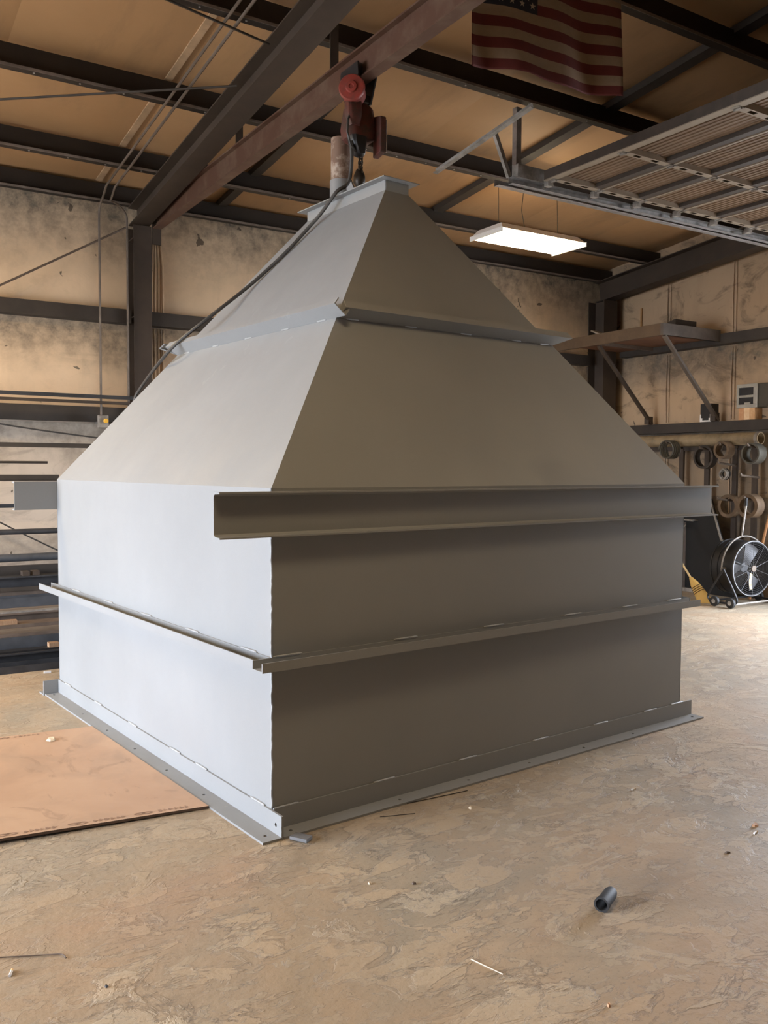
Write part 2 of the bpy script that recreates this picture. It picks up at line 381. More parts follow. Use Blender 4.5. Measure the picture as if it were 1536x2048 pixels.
# eave strut and purlins: Z sections with bolted laps
def zpoly(sg=1):
    return [(0, .2), (-.06*sg, .2), (-.06*sg, .194), (-.006*sg, .194), (-.006*sg, .006), (-.006*sg, 0), (.066*sg, 0), (.066*sg, .02), (.060*sg, .02), (.060*sg, .006), (0, .006)]
PLAB = ['dark steel Z purlin next to the eave strut, passing above the hanging lamp', 'dark steel Z purlin third from the back wall, counting the eave strut', 'dark steel Z purlin passing just behind the flag', 'dark steel Z purlin from which the flag hangs']+['dark steel Z purlin next to the flag purlin on the ridge side']
for i, Y in enumerate(PUR[:6]):
    b = MB().prof((XL+.02, Y, zp(Y)+.001), (XR-.02, Y, zp(Y)+.001), [(-.04, .2), (-.04, .194), (-.006, .194), (-.006, 0), (.066, 0), (.066, .022), (.06, .022), (.06, .006), (0, .006), (0, .2)], (0, -1, 0), (0, 0, 1))
    o = b.build('roof_purlin', PURL)
    tag(o, 'dark steel eave strut running along the top of the back wall' if i == 0 else PLAB[i-1], 'purlin', 'roof purlins')
    MB().prof((XL+.02, Y-.0665, zp(Y)+.001), (XR-.02, Y-.0665, zp(Y)+.001), [(0, 0), (.004, 0), (.004, .022), (0, .022)], (0, -1, 0), (0, 0, 1)).build('purlin_lip', PURLLIP, o)
    if i in (1, 2, 3):
        sm = None
        for k in range(11):
            x = -.5+k*.34+(.9 if k > 5 else 0)+i*.13
            p = (x, Y-.045, zp(Y)-.0005)
            if sm is None: sm = MB().lathe([(-.006, .0), (-.006, .008), (.0, .008)], (0, 0, 0), (0, 0, 1), 6).build('bolt', GALV, o); sm.location = p
            else: copy_of(sm, o, p)
def cgirt(name_label, p0, p1, h, dep, into, z0):
    """C section lying on its flanges: web towards the room."""
    p0 = V(p0); p1 = V(p1); t = .006
    poly = [(0, 0), (dep, 0), (dep, h), (0, h), (0, h-t), (dep-t, h-t), (dep-t, t), (0, t)]
    o = MB().prof(p0, p1, poly, into, (0, 0, 1)).build('wall_girt', GIRT); return tag(o, name_label, 'girt')
cgirt('lower steel girt along the back wall, left of the column', (XL+.02, YB-.005, G1[0]), (1.143, YB-.005, G1[0]), G1[1]-G1[0], .15, (0, -1, 0), 0)
cgirt('upper steel girt along the back wall, left of the column', (XL+.02, YB-.005, G2[0]), (1.143, YB-.005, G2[0]), G2[1]-G2[0], .15, (0, -1, 0), 0)
cgirt('upper steel girt along the back wall, between column and corner', (1.337, YB-.005, G2[0]), (7.9, YB-.005, G2[0]), G2[1]-G2[0], .15, (0, -1, 0), 0)
cgirt('upper steel girt on the right wall at the end of the timber shelf', (XR-.005, 2.4, H2[0]), (XR-.005, 5.7, H2[0]), H2[1]-H2[0], .15, (-1, 0, 0), 0)
cgirt('lower steel girt on the right wall above the wrapped pipe', (XR-.005, 2.4, H1[0]), (XR-.005, 5.7, H1[0]), H1[1]-H1[0], .15, (-1, 0, 0), 0)
# rod bracing
def rod(label, p0, p1, r=.007, cat='brace rod', name='brace_rod', mat=GIRT):
    return tag(MB().tube([p0, p1], r, 6).build(name, mat, None, True), label, cat)
rod('thin rusty wall brace rod slanting down from the column', ony(252, 455, 5.9), ony(-60, 598, 5.9), .011, mat=RUSTST)
rod('thin level roof brace rod meeting the rafter', V((1.13, 3.05, 4.58)), V((-1.2, 4.6, 4.44)), .009)
rod('thin roof brace rod slanting into the side of the rafter', V((1.13, 2.45, 4.66)), V((.2, 2.35, 4.73)), .009)

# ------------------------------------------------------------------ the hopper
hop = empty('steel_hopper', (0, 0, 0), math.radians(5))
tag(hop, 'large grey-primed steel hopper with tapering top standing on the concrete', 'hopper')
W, L, Z1, TZ = 3.043, 3.004, 1.524, 3.336
X0, X1, Y0, Y1 = 1.423, 1.601, 1.062, 1.956
T = .006
def plate(name, vs, n):
    n = V(n).normalized()*T; k = len(vs); vs = [V(q) for q in vs]
    b = MB().add(vs+[q-n for q in vs], [tuple(range(k)), tuple(range(2*k-1, k-1, -1))]+[(i, (i+1) % k, k+(i+1) % k, k+i) for i in range(k)])
    return b.build(name, PAINT, hop)
low = [(0, 0), (W, 0), (W, L), (0, L)]; top = [(X0, Y0), (X1, Y0), (X1, Y1), (X0, Y1)]
nrm = [(0, -1, 0), (1, 0, 0), (0, 1, 0), (-1, 0, 0)]
FN = []
for i in range(4):
    a, c = low[i], low[(i+1) % 4]; p, q = top[i], top[(i+1) % 4]
    plate('side_plate', [(*a, .012), (*c, .012), (*c, Z1), (*a, Z1)], nrm[i])
    A, Cc, P, Q = V((*a, Z1)), V((*c, Z1)), V((*p, TZ)), V((*q, TZ))
    n = (Cc-A).cross(P-A).normalized(); FN.append((A, Cc, P, Q, n))
    plate('taper_plate', [A, Cc, Q, P], n)
# base angles with bolt holes, set pinwheel fashion round the foot
AL, AT = .102, .010
def hole_strip(b, x0, x1, w0, w1, z0, z1, holes, mp, r=.009):
    """Flat strip along local x with round holes; mp maps (along, across, height) to a point."""
    xs = [x0]; hw = (w1-w0)/2; wc = (w0+w1)/2; h = .02
    cells = []; cur = x0
    for hx in sorted(holes):
        cells.append((cur, hx-h, None)); cells.append((hx-h, hx+h, hx)); cur = hx+h
    cells.append((cur, x1, None))
    for a, c, hx in cells:
        if hx is None:
            vs = [mp(x, y, z) for z in (z0, z1) for x, y in ((a, w0), (c, w0), (c, w1), (a, w1))]
            b.add(vs, [(3, 2, 1, 0), (4, 5, 6, 7), (0, 1, 5, 4), (2, 3, 7, 6)])
        else:
            out = [(a, wc), (a, w0), (hx, w0), (c, w0), (c, wc), (c, w1), (hx, w1), (a, w1)]
            inn = [(hx+r*math.cos(math.pi+k*math.pi/4), wc+r*math.sin(math.pi+k*math.pi/4)) for k in range(8)]
            vs = [mp(x, y, z) for z in (z0, z1) for x, y in out+inn]
            fs = []
            for k in range(8):
                j = (k+1) % 8
                fs += [(k, j, 8+j, 8+k), (16+k, 24+k, 24+j, 16+j), (8+k, 8+j, 24+j, 24+k)]
            fs += [(1, 2, 18, 17), (2, 3, 19, 18), (5, 6, 22, 21), (6, 7, 23, 22)]
            b.add(vs, fs)
    for x in (x0, x1):
        b.add([mp(x, y, z) for y, z in ((w0, z0), (w1, z0), (w1, z1), (w0, z1))], [(0, 1, 2, 3)])
def base_angle(org, along, out, length, vholes):
    """org = heel at floor; along and out are unit vectors."""
    o, t, n = V(org), V(along), V(out); b = MB()
    k = max(2, int(length/.42)); holes = [length*(i+.5)/k for i in range(k)]
    hole_strip(b, 0, length, AT, AL, 0, AT, [.06]+holes[1:-1]+[length-.06], lambda x, y, z: o+t*x+n*y+V((0, 0, z)))
    hole_strip(b, 0, length, 0, AL, 0, AT, vholes, lambda x, y, z: o+t*x+n*z+V((0, 0, y)))
    return b.build('base_angle', PAINT, hop)
g = .0005
base_angle((-g, -.102, 0), (0, 1, 0), (-1, 0, 0), L+.102-.002, [.05])          # left face, runs past the near corner
base_angle((0.003, -g, 0), (1, 0, 0), (0, -1, 0), W+.11, [])                        # front face
base_angle((W+g, 0.112, 0), (0, 1, 0), (1, 0, 0), L-.01, [])                          # right face
base_angle((-.112, L+g, 0), (1, 0, 0), (0, 1, 0), W+.1, [])                         # back face, shows past the far corner
# stiffener channels, toes up, round the waist
CW, CH, CT = .09, .042, .006
chan = [(0, 0), (CW, 0), (CW, CH), (CW-CT, CH), (CW-CT, CT), (CT, CT), (CT, CH), (0, CH)]
zm = .738
def waist(p0, p1, out): return MB().prof(p0, p1, chan, out, (0, 0, 1)).build('waist_channel', PAINT, hop)
waist((-.097, -g, zm), (3.07+.04, -g, zm), (0, -1, 0)); waist((-g, .001, zm), (-g, L+.15, zm), (-1, 0, 0))
waist((W+g, .001, zm), (W+g, L+.1, zm), (1, 0, 0)); waist((.001, L+g, zm), (W-.001, L+g, zm), (0, 1, 0))
# heavy channel beams under the shoulder, web to the plate
BH = .196; bch = [(0, 0), (.060, 0), (.060, .007), (.016, .010), (.007, .018), (.007, BH-.018), (.016, BH-.010), (.060, BH-.007), (.060, BH), (0, BH)]
MB().prof((-.279, -g, 1.3145), (3.336, -g, 1.3145), bch, (0, -1, 0), (0, 0, 1)).build('channel_beam', PAINT, hop)
MB().prof((-.288, L+g, 1.3145), (3.336, L+g, 1.3145), bch, (0, 1, 0), (0, 0, 1)).build('channel_beam', PAINT, hop)
# collar channels round the taper, mitred on the hips
tc = .483
for i in range(4):
    A, Cc, P, Q, n = FN[i]
    sl = ((P+Q)/2-(A+Cc)/2).normalized(); e = (Cc-A).normalized()
    s_up = (n.cross(e)).normalized()
    if s_up.z < 0: s_up = -s_up
    base = A.lerp(P, tc)
    def corner(a, bb, hipA, hipP):
        pt = base+n*a+s_up*bb; hd = V((hipP.x-hipA.x, hipP.y-hipA.y)); hn = V((-hd.y, hd.x))
        k = hn.dot(V((hipA.x-pt.x, hipA.y-pt.y)))/hn.dot(V((e.x, e.y))); return pt+e*k
    poly = [(g, 0), (CW, 0), (CW, CH), (CW-CT, CH), (CW-CT, CT), (CT, CT), (CT, CH), (g, CH)]
    v0 = [corner(a, bb, A, P) for a, bb in poly]; v1 = [corner(a, bb, Cc, Q) for a, bb in poly]; k = len(poly)
    hipA, hipC = A.lerp(P, tc), Cc.lerp(Q, tc)
    if i == 3: v1 = [base+n*a+s_up*bb+e*((hipC-base).dot(e)+.085) for a, bb in poly]
    if i == 0: v0 = [base+n*a+s_up*bb+e*(.012) for a, bb in poly]
    MB().add(v0+v1, [tuple(range(k)), tuple(range(k, 2*k))]+[(j, (j+1) % k, k+(j+1) % k, k+j) for j in range(k)]).build('collar_channel', PAINT, hop)
# top flange: angle on each side, lips outwards
fz = TZ+.064
for i in range(4):
    p, q = V((*top[i], TZ)), V((*top[(i+1) % 4], TZ)); n = V(nrm[i]); e = (q-p).normalized(); ex = .052
    b = MB()
    d = n*.004
    b.add([p+d+V((0, 0, -.028)), q+d+V((0, 0, -.028)), q+d+V((0, 0, .064)), p+d+V((0, 0, .064)), p-n*.002+V((0, 0, -.028)), q-n*.002+V((0, 0, -.028)), q-n*.002+V((0, 0, .064)), p-n*.002+V((0, 0, .064))],
          [(0, 1, 2, 3), (7, 6, 5, 4), (0, 4, 5, 1), (1, 5, 6, 2), (2, 6, 7, 3), (3, 7, 4, 0)])
    a0, a1 = p-e*.002+V((0, 0, .064)), q+e*.002+V((0, 0, .064)); o0, o1 = p-e*ex*.98+n*ex+V((0, 0, .064)), q+e*ex*.98+n*ex+V((0, 0, .064)); u = V((0, 0, -.006))
    b.add([a0, a1, o1, o0, a0+u, a1+u, o1+u, o0+u], [(0, 1, 2, 3), (7, 6, 5, 4), (0, 1, 5, 4), (1, 2, 6, 5), (2, 3, 7, 6), (3, 0, 4, 7)])
    b.build('top_flange_angle', PAINT, hop)
# lifting post: rusty pipe in a painted socket, with lug plate
PX, PY = 1.512, 1.68
post = MB().lathe([(0, .068), (.53, .068), (.53, .058), (.0, .058)], (PX, PY, TZ-.03), (0, 0, 1), 28, True).build('lifting_post', two('rust_scaled_pipe', (.20, .125, .085), (.42, .34, .27), .50, .60, 9, .6, .2), hop, True)
post['label'] = 'rusty pipe post on top'
MB().lathe([(0, .0685), (0, .074), (.225, .074), (.225, .0685)], (PX, PY, TZ-.005), (0, 0, 1), 28, True).build('post_socket', PAINT, hop, True)
MB().prof((PX-.005, 0, 0), (PX+.007, 0, 0), [(1.32, TZ-.02), (1.605, TZ-.02), (1.605, TZ+.20), (1.56, TZ+.20), (1.50, TZ+.10), (1.42, TZ+.10), (1.32, TZ+.02)], (0, 1, 0), (0, 0, 1)).build('lug_plate', PAINT, hop)
MB().box((PX, 1.84, TZ+.068), (.14, .10, .008)).build('socket_foot', PAINT, hop)
MB().prof((PX-.006, 0, 0), (PX+.006, 0, 0), [(1.755, TZ+.07), (1.83, TZ+.07), (1.755, TZ+.2)], (0, 1, 0), (0, 0, 1)).build('socket_gusset', PAINT, hop)
# stitch welds
wm = None
def weld(p, t, ln):
    global wm
    t = V(t).normalized()
    if wm is None:
        b = MB(); m = 9
        b.tube([(-.5+k/(m-1), 0, 0) for k in range(m)], [.003 if k in (0, m-1) else .0055+.0008*(k % 2) for k in range(m)], 6)
        wm = b.build('weld_bead', WELD, hop, True); o = wm
    else: o = wm.copy(); COL.objects.link(o); o.parent = hop
    o.location = p; o.scale = (ln, 1, 1); o.rotation_mode = 'QUATERNION'; o.rotation_quaternion = V((1, 0, 0)).rotation_difference(t)
for x in (.07, .62, 1.17, 1.72, 2.24, 2.72, 3.0): weld((x, -.006, AL+.002), (1, 0, 0), .13)
for y in (.12, .7, 1.02, 1.62, 2.2, 2.8): weld((-.004, y, AL+.001), (0, 1, 0), .13)
for x in (.08, .75, 1.35, 1.98, 2.5, 2.95): weld((x, -.004, zm+CH+.002), (1, 0, 0), .15)
for y in (.2, .8, 1.4, 2.0, 2.6): weld((-.004, y, zm+CH+.002), (0, 1, 0), .15)
for i, fr in ((3, (.08, .30, .52, .74, .93)), (0, (.06, .3, .55, .8, .95))):
    A, Cc, P, Q, n = FN[i]; a, c = A.lerp(P, tc), Cc.lerp(Q, tc)
    for k in fr: weld(a.lerp(c, k)+n*.003, c-a, .085)
b = MB(); pts = []; zz = AL+.01
while zz < 1.31: pts.append((random.uniform(-.003, .001), random.uniform(-.003, .001), zz)); zz += .018
b.tube(pts, .0045, 6).build('corner_weld', WELD, hop, True)
MB().bb(-.0021+2.86, -.0021+2.864, -.0605, -.0, 1.3105, 1.3145).build('splice_weld', WELD, hop)
def hw(p): return Matrix.Rotation(math.radians(5), 3, 'Z') @ V(p)      # hopper coordinates to the building's

# ------------------------------------------------------------------ hoist beam and hoist
mb = MB().prof((1.392, 5.845, 4.245), (1.392, -2.0, 4.245), ibeam_poly(.088, .205, .012, .009), (1, 0, 0), (0, 0, 1)).build('hoist_beam', MONO)
tag(mb, 'worn red painted I-beam carrying the chain hoist', 'beam')
for Y in (3.62, 1.96, .55):
    MB().bb(1.36, 1.424, Y-.005, Y+.005, 4.345, zp(Y)+.19).build('beam_hanger', BEAM, mb)
MB().bb(1.345, 1.44, 5.846, 5.862, 3.98, 4.36).build('end_plate', BEAM, mb)
ho = empty('chain_hoist', (1.392, 1.63, 4.14)); tag(ho, 'red electric chain hoist hanging from the red beam over the hopper', 'hoist')
b = MB()
for sx in (-1, 1):
    b.prof((sx*.062, 0, 0), (sx*.072, 0, 0), [(-.11, .10), (.11, .10), (.12, .02), (.05, -.13), (-.05, -.13), (-.12, .02)], (0, 1, 0), (0, 0, 1))
b.bb(-.07, .07, -.05, .05, -.12, -.075); b.build('trolley_frame', BLACK, ho)
for sx in (-1, 1):
    for sy in (-1, 1):
        MB().lathe([(0, .0), (0, .045), (.018, .045), (.022, .052), (.026, .052), (.026, 0)], (sx*.060, sy*.06, .062), (-sx, 0, 0), 16).build('trolley_wheel', CHAIN, ho, True)
# round motor cap facing the door side
ax = V((-.62, -.78, 0)).normalized()
MB().lathe([(0, .075), (.10, .078), (.115, .086), (.125, .086), (.135, .078), (.138, .040), (.148, .034), (.150, .016), (.144, .012), (.144, 0)], V((-.055, -.045, -.095)), ax, 28).build('motor_cap', RED, ho, True)
# main casing: tapered body with gearbox flank
def loft(rings):
    b = MB(); n = len(rings[0]); vs = [p for r in rings for p in r]
    b.add(vs, [tuple(range(n-1, -1, -1)), tuple((len(rings)-1)*n+k for k in range(n))]+[(i*n+k, i*n+(k+1) % n, (i+1)*n+(k+1) % n, (i+1)*n+k) for i in range(len(rings)-1) for k in range(n)]); return b
def rr(cx, cy, z, a, bb, k=.35):
    return [(cx+x*a, cy+y*bb, z) for x, y in ((-1, -1+k), (-1+k, -1), (1-k, -1), (1, -1+k), (1, 1-k), (1-k, 1), (-1+k, 1), (-1, 1-k))]
loft([rr(0, 0, -.13, .05, .05), rr(.0, 0, -.16, .085, .075), rr(.0, 0, -.30, .105, .085), rr(0, 0, -.36, .095, .08), rr(0, 0, -.38, .06, .06)]).build('hoist_casing', REDD, ho, True)
loft([rr(-.075, -.075, -.11, .035, .03), rr(-.085, -.08, -.16, .05, .04), rr(-.085, -.08, -.24, .05, .04), rr(-.07, -.07, -.30, .03, .03)]).build('brake_housing', REDD, ho, True)
MB().prof((.09, -.085, 0), (.135, -.085, 0), [(-.05, -.22), (.04, -.20), (.05, -.47), (-.05, -.45)], (0, 1, 0), (0, 0, 1)).build('chain_bucket', REDD, ho, bevel=.008)
MB().prof((.136, -.085, 0), (.139, -.085, 0), [(-.052, -.24), (-.040, -.24), (-.040, -.45), (-.052, -.45)], (0, 1, 0), (0, 0, 1)).build('edge_strip', simple('bare_bright_steel', (.6, .5, .42), .3, .6), ho)
loft([rr(-.04, -.05, -.36, .055, .05), rr(-.035, -.05, -.41, .05, .05), rr(-.02, -.05, -.47, .03, .04), rr(-.015, -.05, -.485, .018, .02)]).build('chain_guide', BLACK, ho, True)
MB().tube([(-.10, -.09, -.20), (-.135, -.10, -.28), (-.14, -.10, -.36), (-.11, -.09, -.43), (-.06, -.07, -.46)], .008, 6).build('control_lead', CABLE, ho, True)
lk = None
zc = -.49
hk = hw((1.512, 1.46, 0)); hx, hy = hk.x-1.392, hk.y-1.63
for k in range(5):
    pts = [(.016*math.cos(a), 0, .026*math.sin(a)) for a in [2*math.pi*q/12 for q in range(12)]]
    if lk is None: lk = MB().tube(pts, .006, 6, True).build('chain_link', CHAIN, ho, True); o = lk; o.location = (-.01, -.05, zc)
    else: o = copy_of(lk, ho, (-.01+(hx+.01)*k/5*.6, -.05+(hy+.05)*k/5*.6, zc-k*.030))
    o.rotation_euler = (0, 0, math.pi/2*(k % 2)+.3)
hz = zc-.11
MB().lathe([(.04, .010), (.04, .022), (.0, .038), (-.045, .040), (-.07, .022), (-.07, .0)], (hx*.7, hy*.75, hz), (0, 0, 1), 14).build('hook_block', CHAIN, ho, True)
pts = [(hx, hy, hz-.055), (hx, hy, hz-.085)]+[(hx, hy-.004+.032*math.sin(a), hz-.115+.032*math.cos(a)) for a in [k*math.pi/8 for k in range(1, 13)]]
pts[0] = (hx*.72, hy*.76, hz-.05)
MB().tube(pts, [.009, .010]+[.012]*9+[.010, .008, .005], 8).build('hook', CHAIN, ho, True)

# power cable draped over the hopper's left slope and down behind it
FA, FC, FP, FQ, fn = FN[3]
def onleft(px, py, off=.012):      # a point on the sloping left face seen at this pixel
    R5 = Matrix.Rotation(math.radians(-5), 3, 'Z'); c = R5 @ CAM; v = R5 @ ray(px, py)
    k = (FA+fn*off-c).dot(fn)/v.dot(fn); return hw(c+v*k)
cpts = [V((1.30, 1.56, 3.74)), V((1.31, 1.57, 3.60)), hw((1.44, 1.48, 3.47)), hw((1.362, 1.50, 3.425)), hw((1.345, 1.53, 3.385)), onleft(640, 430, .05), onleft(620, 452, .03), onleft(580, 497, .016), onleft(540, 535, .016), onleft(494, 576, .03), onleft(415, 637, .10)]
cc = onleft(352, 686, .11)
cpts += [cc, ony(324, 718, cc.y+.12), ony(290, 763, 3.2), ony(262, 806, 3.4), V((.35, 3.45, 1.5)), V((.6, 3.55, .6)), V((.9, 3.6, .014)), V((1.5, 3.6, .014))]
def smooth(p, it=2):
    for _ in range(it):
        q = [p[0]]
        for a, c in zip(p[:-1], p[1:]): q += [a.lerp(c, .25), a.lerp(c, .75)]
        p = q+[p[-1]]
    return p
tag(MB().tube(smooth(cpts), .0125, 8).build('power_cable', CABLE, None, True), 'black power cable draped down the hopper slope from the hoist', 'cable')

# ------------------------------------------------------------------ overhead door, raised flat under the roof
dr = empty('door_1', (0, 0, 0)); struct(dr)
DZ, DY1, DY0 = 4.10, 2.30, -.36
SW = .55; nsec = 8; DX = 3.70
stY = [2.24, 1.46, .43, -.3]
proto = None
for k in range(nsec):
    x0 = DX+k*SW
    if x0+SW > XR-.05: break
    if proto is None:
        b = MB(); prof = [(0.0, 0.0), (.0, .055), (SW-.004, .055), (SW-.004, 0.0), (SW-.012, 0), (SW-.012, .04)]
        xs_ = []
        n = 8
        ribs = []
        for r_ in range(n):
            a = .06+(SW-.13)*r_/n; ribs += [(a, .040), (a+.012, .040), (a+.018, .033), (a+.030, .033), (a+.036, .040)]
        poly = [(0, 0), (0, .055), (SW-.004, .055), (SW-.004, 0), (SW-.010, 0), (SW-.010, .04)]+ribs[::-1]+[(.008, .04), (.008, 0)]
        sec = MB().prof((x0, DY0, DZ), (x0, DY1, DZ), poly, (1, 0, 0), (0, 0, 1)).build('door_section', DOORM, dr, origin=(x0, 0, DZ))
        MB().bb(x0-.002, x0+.022, DY0, DY1, DZ-.006, DZ).build('pale_edge', DOORR, sec, origin=None).location = (-x0, 0, -DZ)
        MB().bb(x0+SW-.085, x0+SW-.012, DY0, DY1, DZ+.0, DZ+.037).build('shaded_rail', DOORD, sec).location = (-x0, 0, -DZ)  # dark strip: the rail's shadow side, put into the colour
        for yy in stY:
            b = MB(); wq = .062; z0, z1 = DZ-.008, DZ-.004; y0, y1 = yy-wq/2, yy+wq/2
            b.bb(x0+.02, x0+SW-.02, y0, y0+.014, z0, z1).bb(x0+.02, x0+SW-.02, y1-.014, y1, z0, z1)
            cuts = [.02, .12, .20, .32, .40, SW-.02]
            for q in range(0, len(cuts), 2):
                b.bb(x0+cuts[q], x0+cuts[q+1], y0+.014, y1-.014, z0, z1)
            b.bb(x0+.02, x0+SW-.02, y0, y0+.003, z1, z1+.04).bb(x0+.02, x0+SW-.02, y1-.003, y1, z1, z1+.04)
            b.build('stile', DOORR, sec).location = (-x0, 0, -DZ)
            h = MB(); h.bb(x0-.035, x0+.035, yy-.032, yy+.032, z0-.006, z0).tube([(x0, yy-.03, z0-.01), (x0, yy+.03, z0-.01)], .009, 8)
            h.build('hinge', GALVD, sec).location = (-x0, 0, -DZ)
        proto = sec
    else:
        sec = proto.copy(); COL.objects.link(sec); sec.location = (x0, 0, DZ)
        for ch in proto.children:
            q = ch.copy(); COL.objects.link(q); q.parent = sec
# end rail of the top section
MB().bb(DX-.06, DX-.004, DY0, DY1, DZ-.002, DZ+.075).build('top_edge_rail', DOORD, dr)
MB().bb(DX-.064, DX+.0, DY0, DY1, DZ-.010, DZ-.003).build('pale_edge', DOORR, dr)
TY = 2.40
for yy, sg in ((TY, 1), (DY0-.1, -1)):
    tp = [(-.028, -.028), (.028, -.028), (.028, .028), (-.028, .028), (-.028, .025), (.025, .025), (.025, -.025), (-.028, -.025)]
    MB().prof((3.35, yy, DZ-.03), (XR-.02, yy, DZ-.03), [(a*sg, c) for a, c in tp], (0, 1, 0), (0, 0, 1)).build('track', GALV, dr)
    MB().prof((3.25, yy+.06*sg, DZ-.075), (XR-.02, yy+.06*sg, DZ-.075), [(-.03*sg, 0), (.035*sg, 0), (.035*sg, .06), (.031*sg, .06), (.031*sg, .004), (-.03*sg, .004)], (0, 1, 0), (0, 0, 1)).build('track_angle', GALV, dr)
rl = None
for k in range(nsec+1):
    x0 = DX+k*SW
    if x0 > XR-.1: break
    if rl is None:
        rl = MB().lathe([(0, .006), (.045, .006), (.045, .022), (.06, .022), (.06, 0)], (0, 0, 0), (0, 1, 0), 12).build('track_roller', GALVD, dr, True); rl.location = (x0, 2.31, DZ-.03)
        MB().bb(-.03, .03, -.03, .02, -.02, .03).build('roller_bracket', GALVD, rl)
    else:
        q = copy_of(rl, dr, (x0, 2.31, DZ-.03)); c = rl.children[0].copy(); COL.objects.link(c); c.parent = q
MB().bb(3.40, 3.80, 2.36, 2.44, DZ+.0, DZ+.11).build('operator_rail', GALVD, dr)
# perforated angle hangers
def angle(p0, p1, s, name='track_hanger', wd=.04, mat=GALVD, up=None):
    p0, p1 = V(p0), V(p1); t = (p1-p0).normalized(); a = t.cross(V(s)).normalized(); b_ = a.cross(t).normalized()
    return MB().prof(p0, p1, [(0, 0), (wd, 0), (wd, .004), (.004, .004), (.004, wd), (0, wd)], a, b_).build(name, mat, dr)
pA = onz(1035, 360, DZ)
hx_ = pA.x
angle((hx_, 2.45, DZ-.06), (hx_, 2.45, zp(2.45)+.0), (1, 0, 0), wd=.055, mat=GALV)
angle(ony(1018, 355, 2.46), ony(988, 262, 2.46), (1, 0, 0), wd=.035)
q0 = ony(874, 349, 2.42); q1 = onz(1068, 215, q0.z+.0)
q1 = ony(1068, 217, 1.55)
angle(q0, q1, (0, 0, 1), wd=.05)
# ------------------------------------------------------------------ high-bay lamp
lf = empty('high_bay_lamp', (4.90, 3.92, 4.10)); tag(lf, 'lit rectangular fluorescent shop lamp hanging on wires under the roof', 'lamp')
LE = NT('lit_lamp_lens'); LE.b.inputs['Emission Color'].default_value = (1, .80, .52, 1); LE.b.inputs['Emission Strength'].default_value = 14; LENS = LE.out((.9, .85, .75), .4)
ENAM = simple('white_lamp_enamel', (.80, .76, .68), .4, 0, .05, 5)
b = MB(); a, c = .595, .27
b.add([(-a, -c, 0), (a, -c, 0), (a, c, 0), (-a, c, 0), (-a+.05, -c+.08, .075), (a-.05, -c+.08, .075), (a-.05, c-.08, .075), (-a+.05, c-.08, .075)],
      [(4, 5, 6, 7), (0, 1, 5, 4), (1, 2, 6, 5), (2, 3, 7, 6), (3, 0, 4, 7)])
b.build('reflector_housing', ENAM, lf)
for sy in (-1, 1): MB().bb(-.45, .45, sy*.10-.03, sy*.10+.03, .0755, .079).build('uplight_slot', LENS, lf)
for sx in (-1, 1): MB().bb(sx*a-.008, sx*a+.008, -c, c, -.035, .012).build('end_cap', ENAM, lf)
for k in range(6):
    y = -.215+k*.086
    MB().tube([(-a+.012, y, -.012), (a-.012, y, -.012)], .017, 10).build('fluorescent_tube', LENS, lf, True)
MB().bb(-a+.01, a-.01, -c+.01, c-.01, .002, .006).build('reflector', LENS, lf)
for sx in (-1, 1):
    MB().tube([(sx*.42, 0, .075), (sx*.42, .02, .70)], .003, 5).build('hanging_wire', GIRT, lf)
MB().tube([(.0, .05, .075), (-.02, .1, .35), (.06, .16, .62), (.08, .16, .7)], .004, 5).build('lamp_cord', CABLE, lf)

# ------------------------------------------------------------------ flag on the purlin
fl = empty('flag', (1.85, .985, 4.14)); tag(fl, 'red, white and blue stars and stripes flag hanging from a purlin', 'flag')
FW, FH = 1.29, .865; NX, NZ = 60, 52
c1 = simple('flag_red', (.105, .016, .012), .85, 0, .12, 20); c2 = simple('flag_white', (.26, .185, .115), .85, 0, .08, 20); c3 = simple('flag_blue', (.012, .013, .02), .85, 0, .1, 20)
def fpt(u, v, off=0):
    x = u*FW; z = v*FH
    droop = .09*u+.014*math.sin(u*5.2+.3)*(1-v)+.010*math.sin(u*9)*(1-v)
    y = .030*math.sin(u*9.5+.6)*(1.1-v)+.018*math.sin(u*17+v*3)*(1-v*.8)
    return (x, y-off, z+droop)
b = MB(); b.v = [fpt(i/NX, j/NZ) for j in range(NZ+1) for i in range(NX+1)]
for j in range(NZ):
    for i in range(NX):
        st = int(j/(NZ/13)); canton = (i < NX*.4 and j >= NZ*6/13)
        b.f.append((j*(NX+1)+i, j*(NX+1)+i+1, (j+1)*(NX+1)+i+1, (j+1)*(NX+1)+i)); b.mi.append(2 if canton else st % 2)
ck = b.build('flag_cloth', [c1, c2, c3], fl, 'all')
md = ck.modifiers.new('thickness', 'SOLIDIFY'); md.thickness = .002
b = MB()
for r_ in range(9):
    for c_ in range(6 if r_ % 2 == 0 else 5):
        u0 = .4*((c_*2+1+(r_ % 2))/12); v0 = 1-(7/13)*((r_+1)/10)
        pts = []
        for q in range(10):
            rad = .026 if q % 2 == 0 else .0105; an = math.pi/2+q*math.pi/5
            pts.append(fpt(u0+rad*math.cos(an)/FW, v0+rad*math.sin(an)/FH, .0035))
        ctr = fpt(u0, v0, .0035); b.add([ctr]+pts, [(0, 1+q, 1+(q+1) % 10) for q in range(10)])
b.build('flag_stars', simple('flag_star_white', (.34, .27, .19), .85), fl)
MB().tube([(0, .0, FH-.01), (FW, .0, FH+.085)], .007, 6).build('header_cord', GIRT, fl)

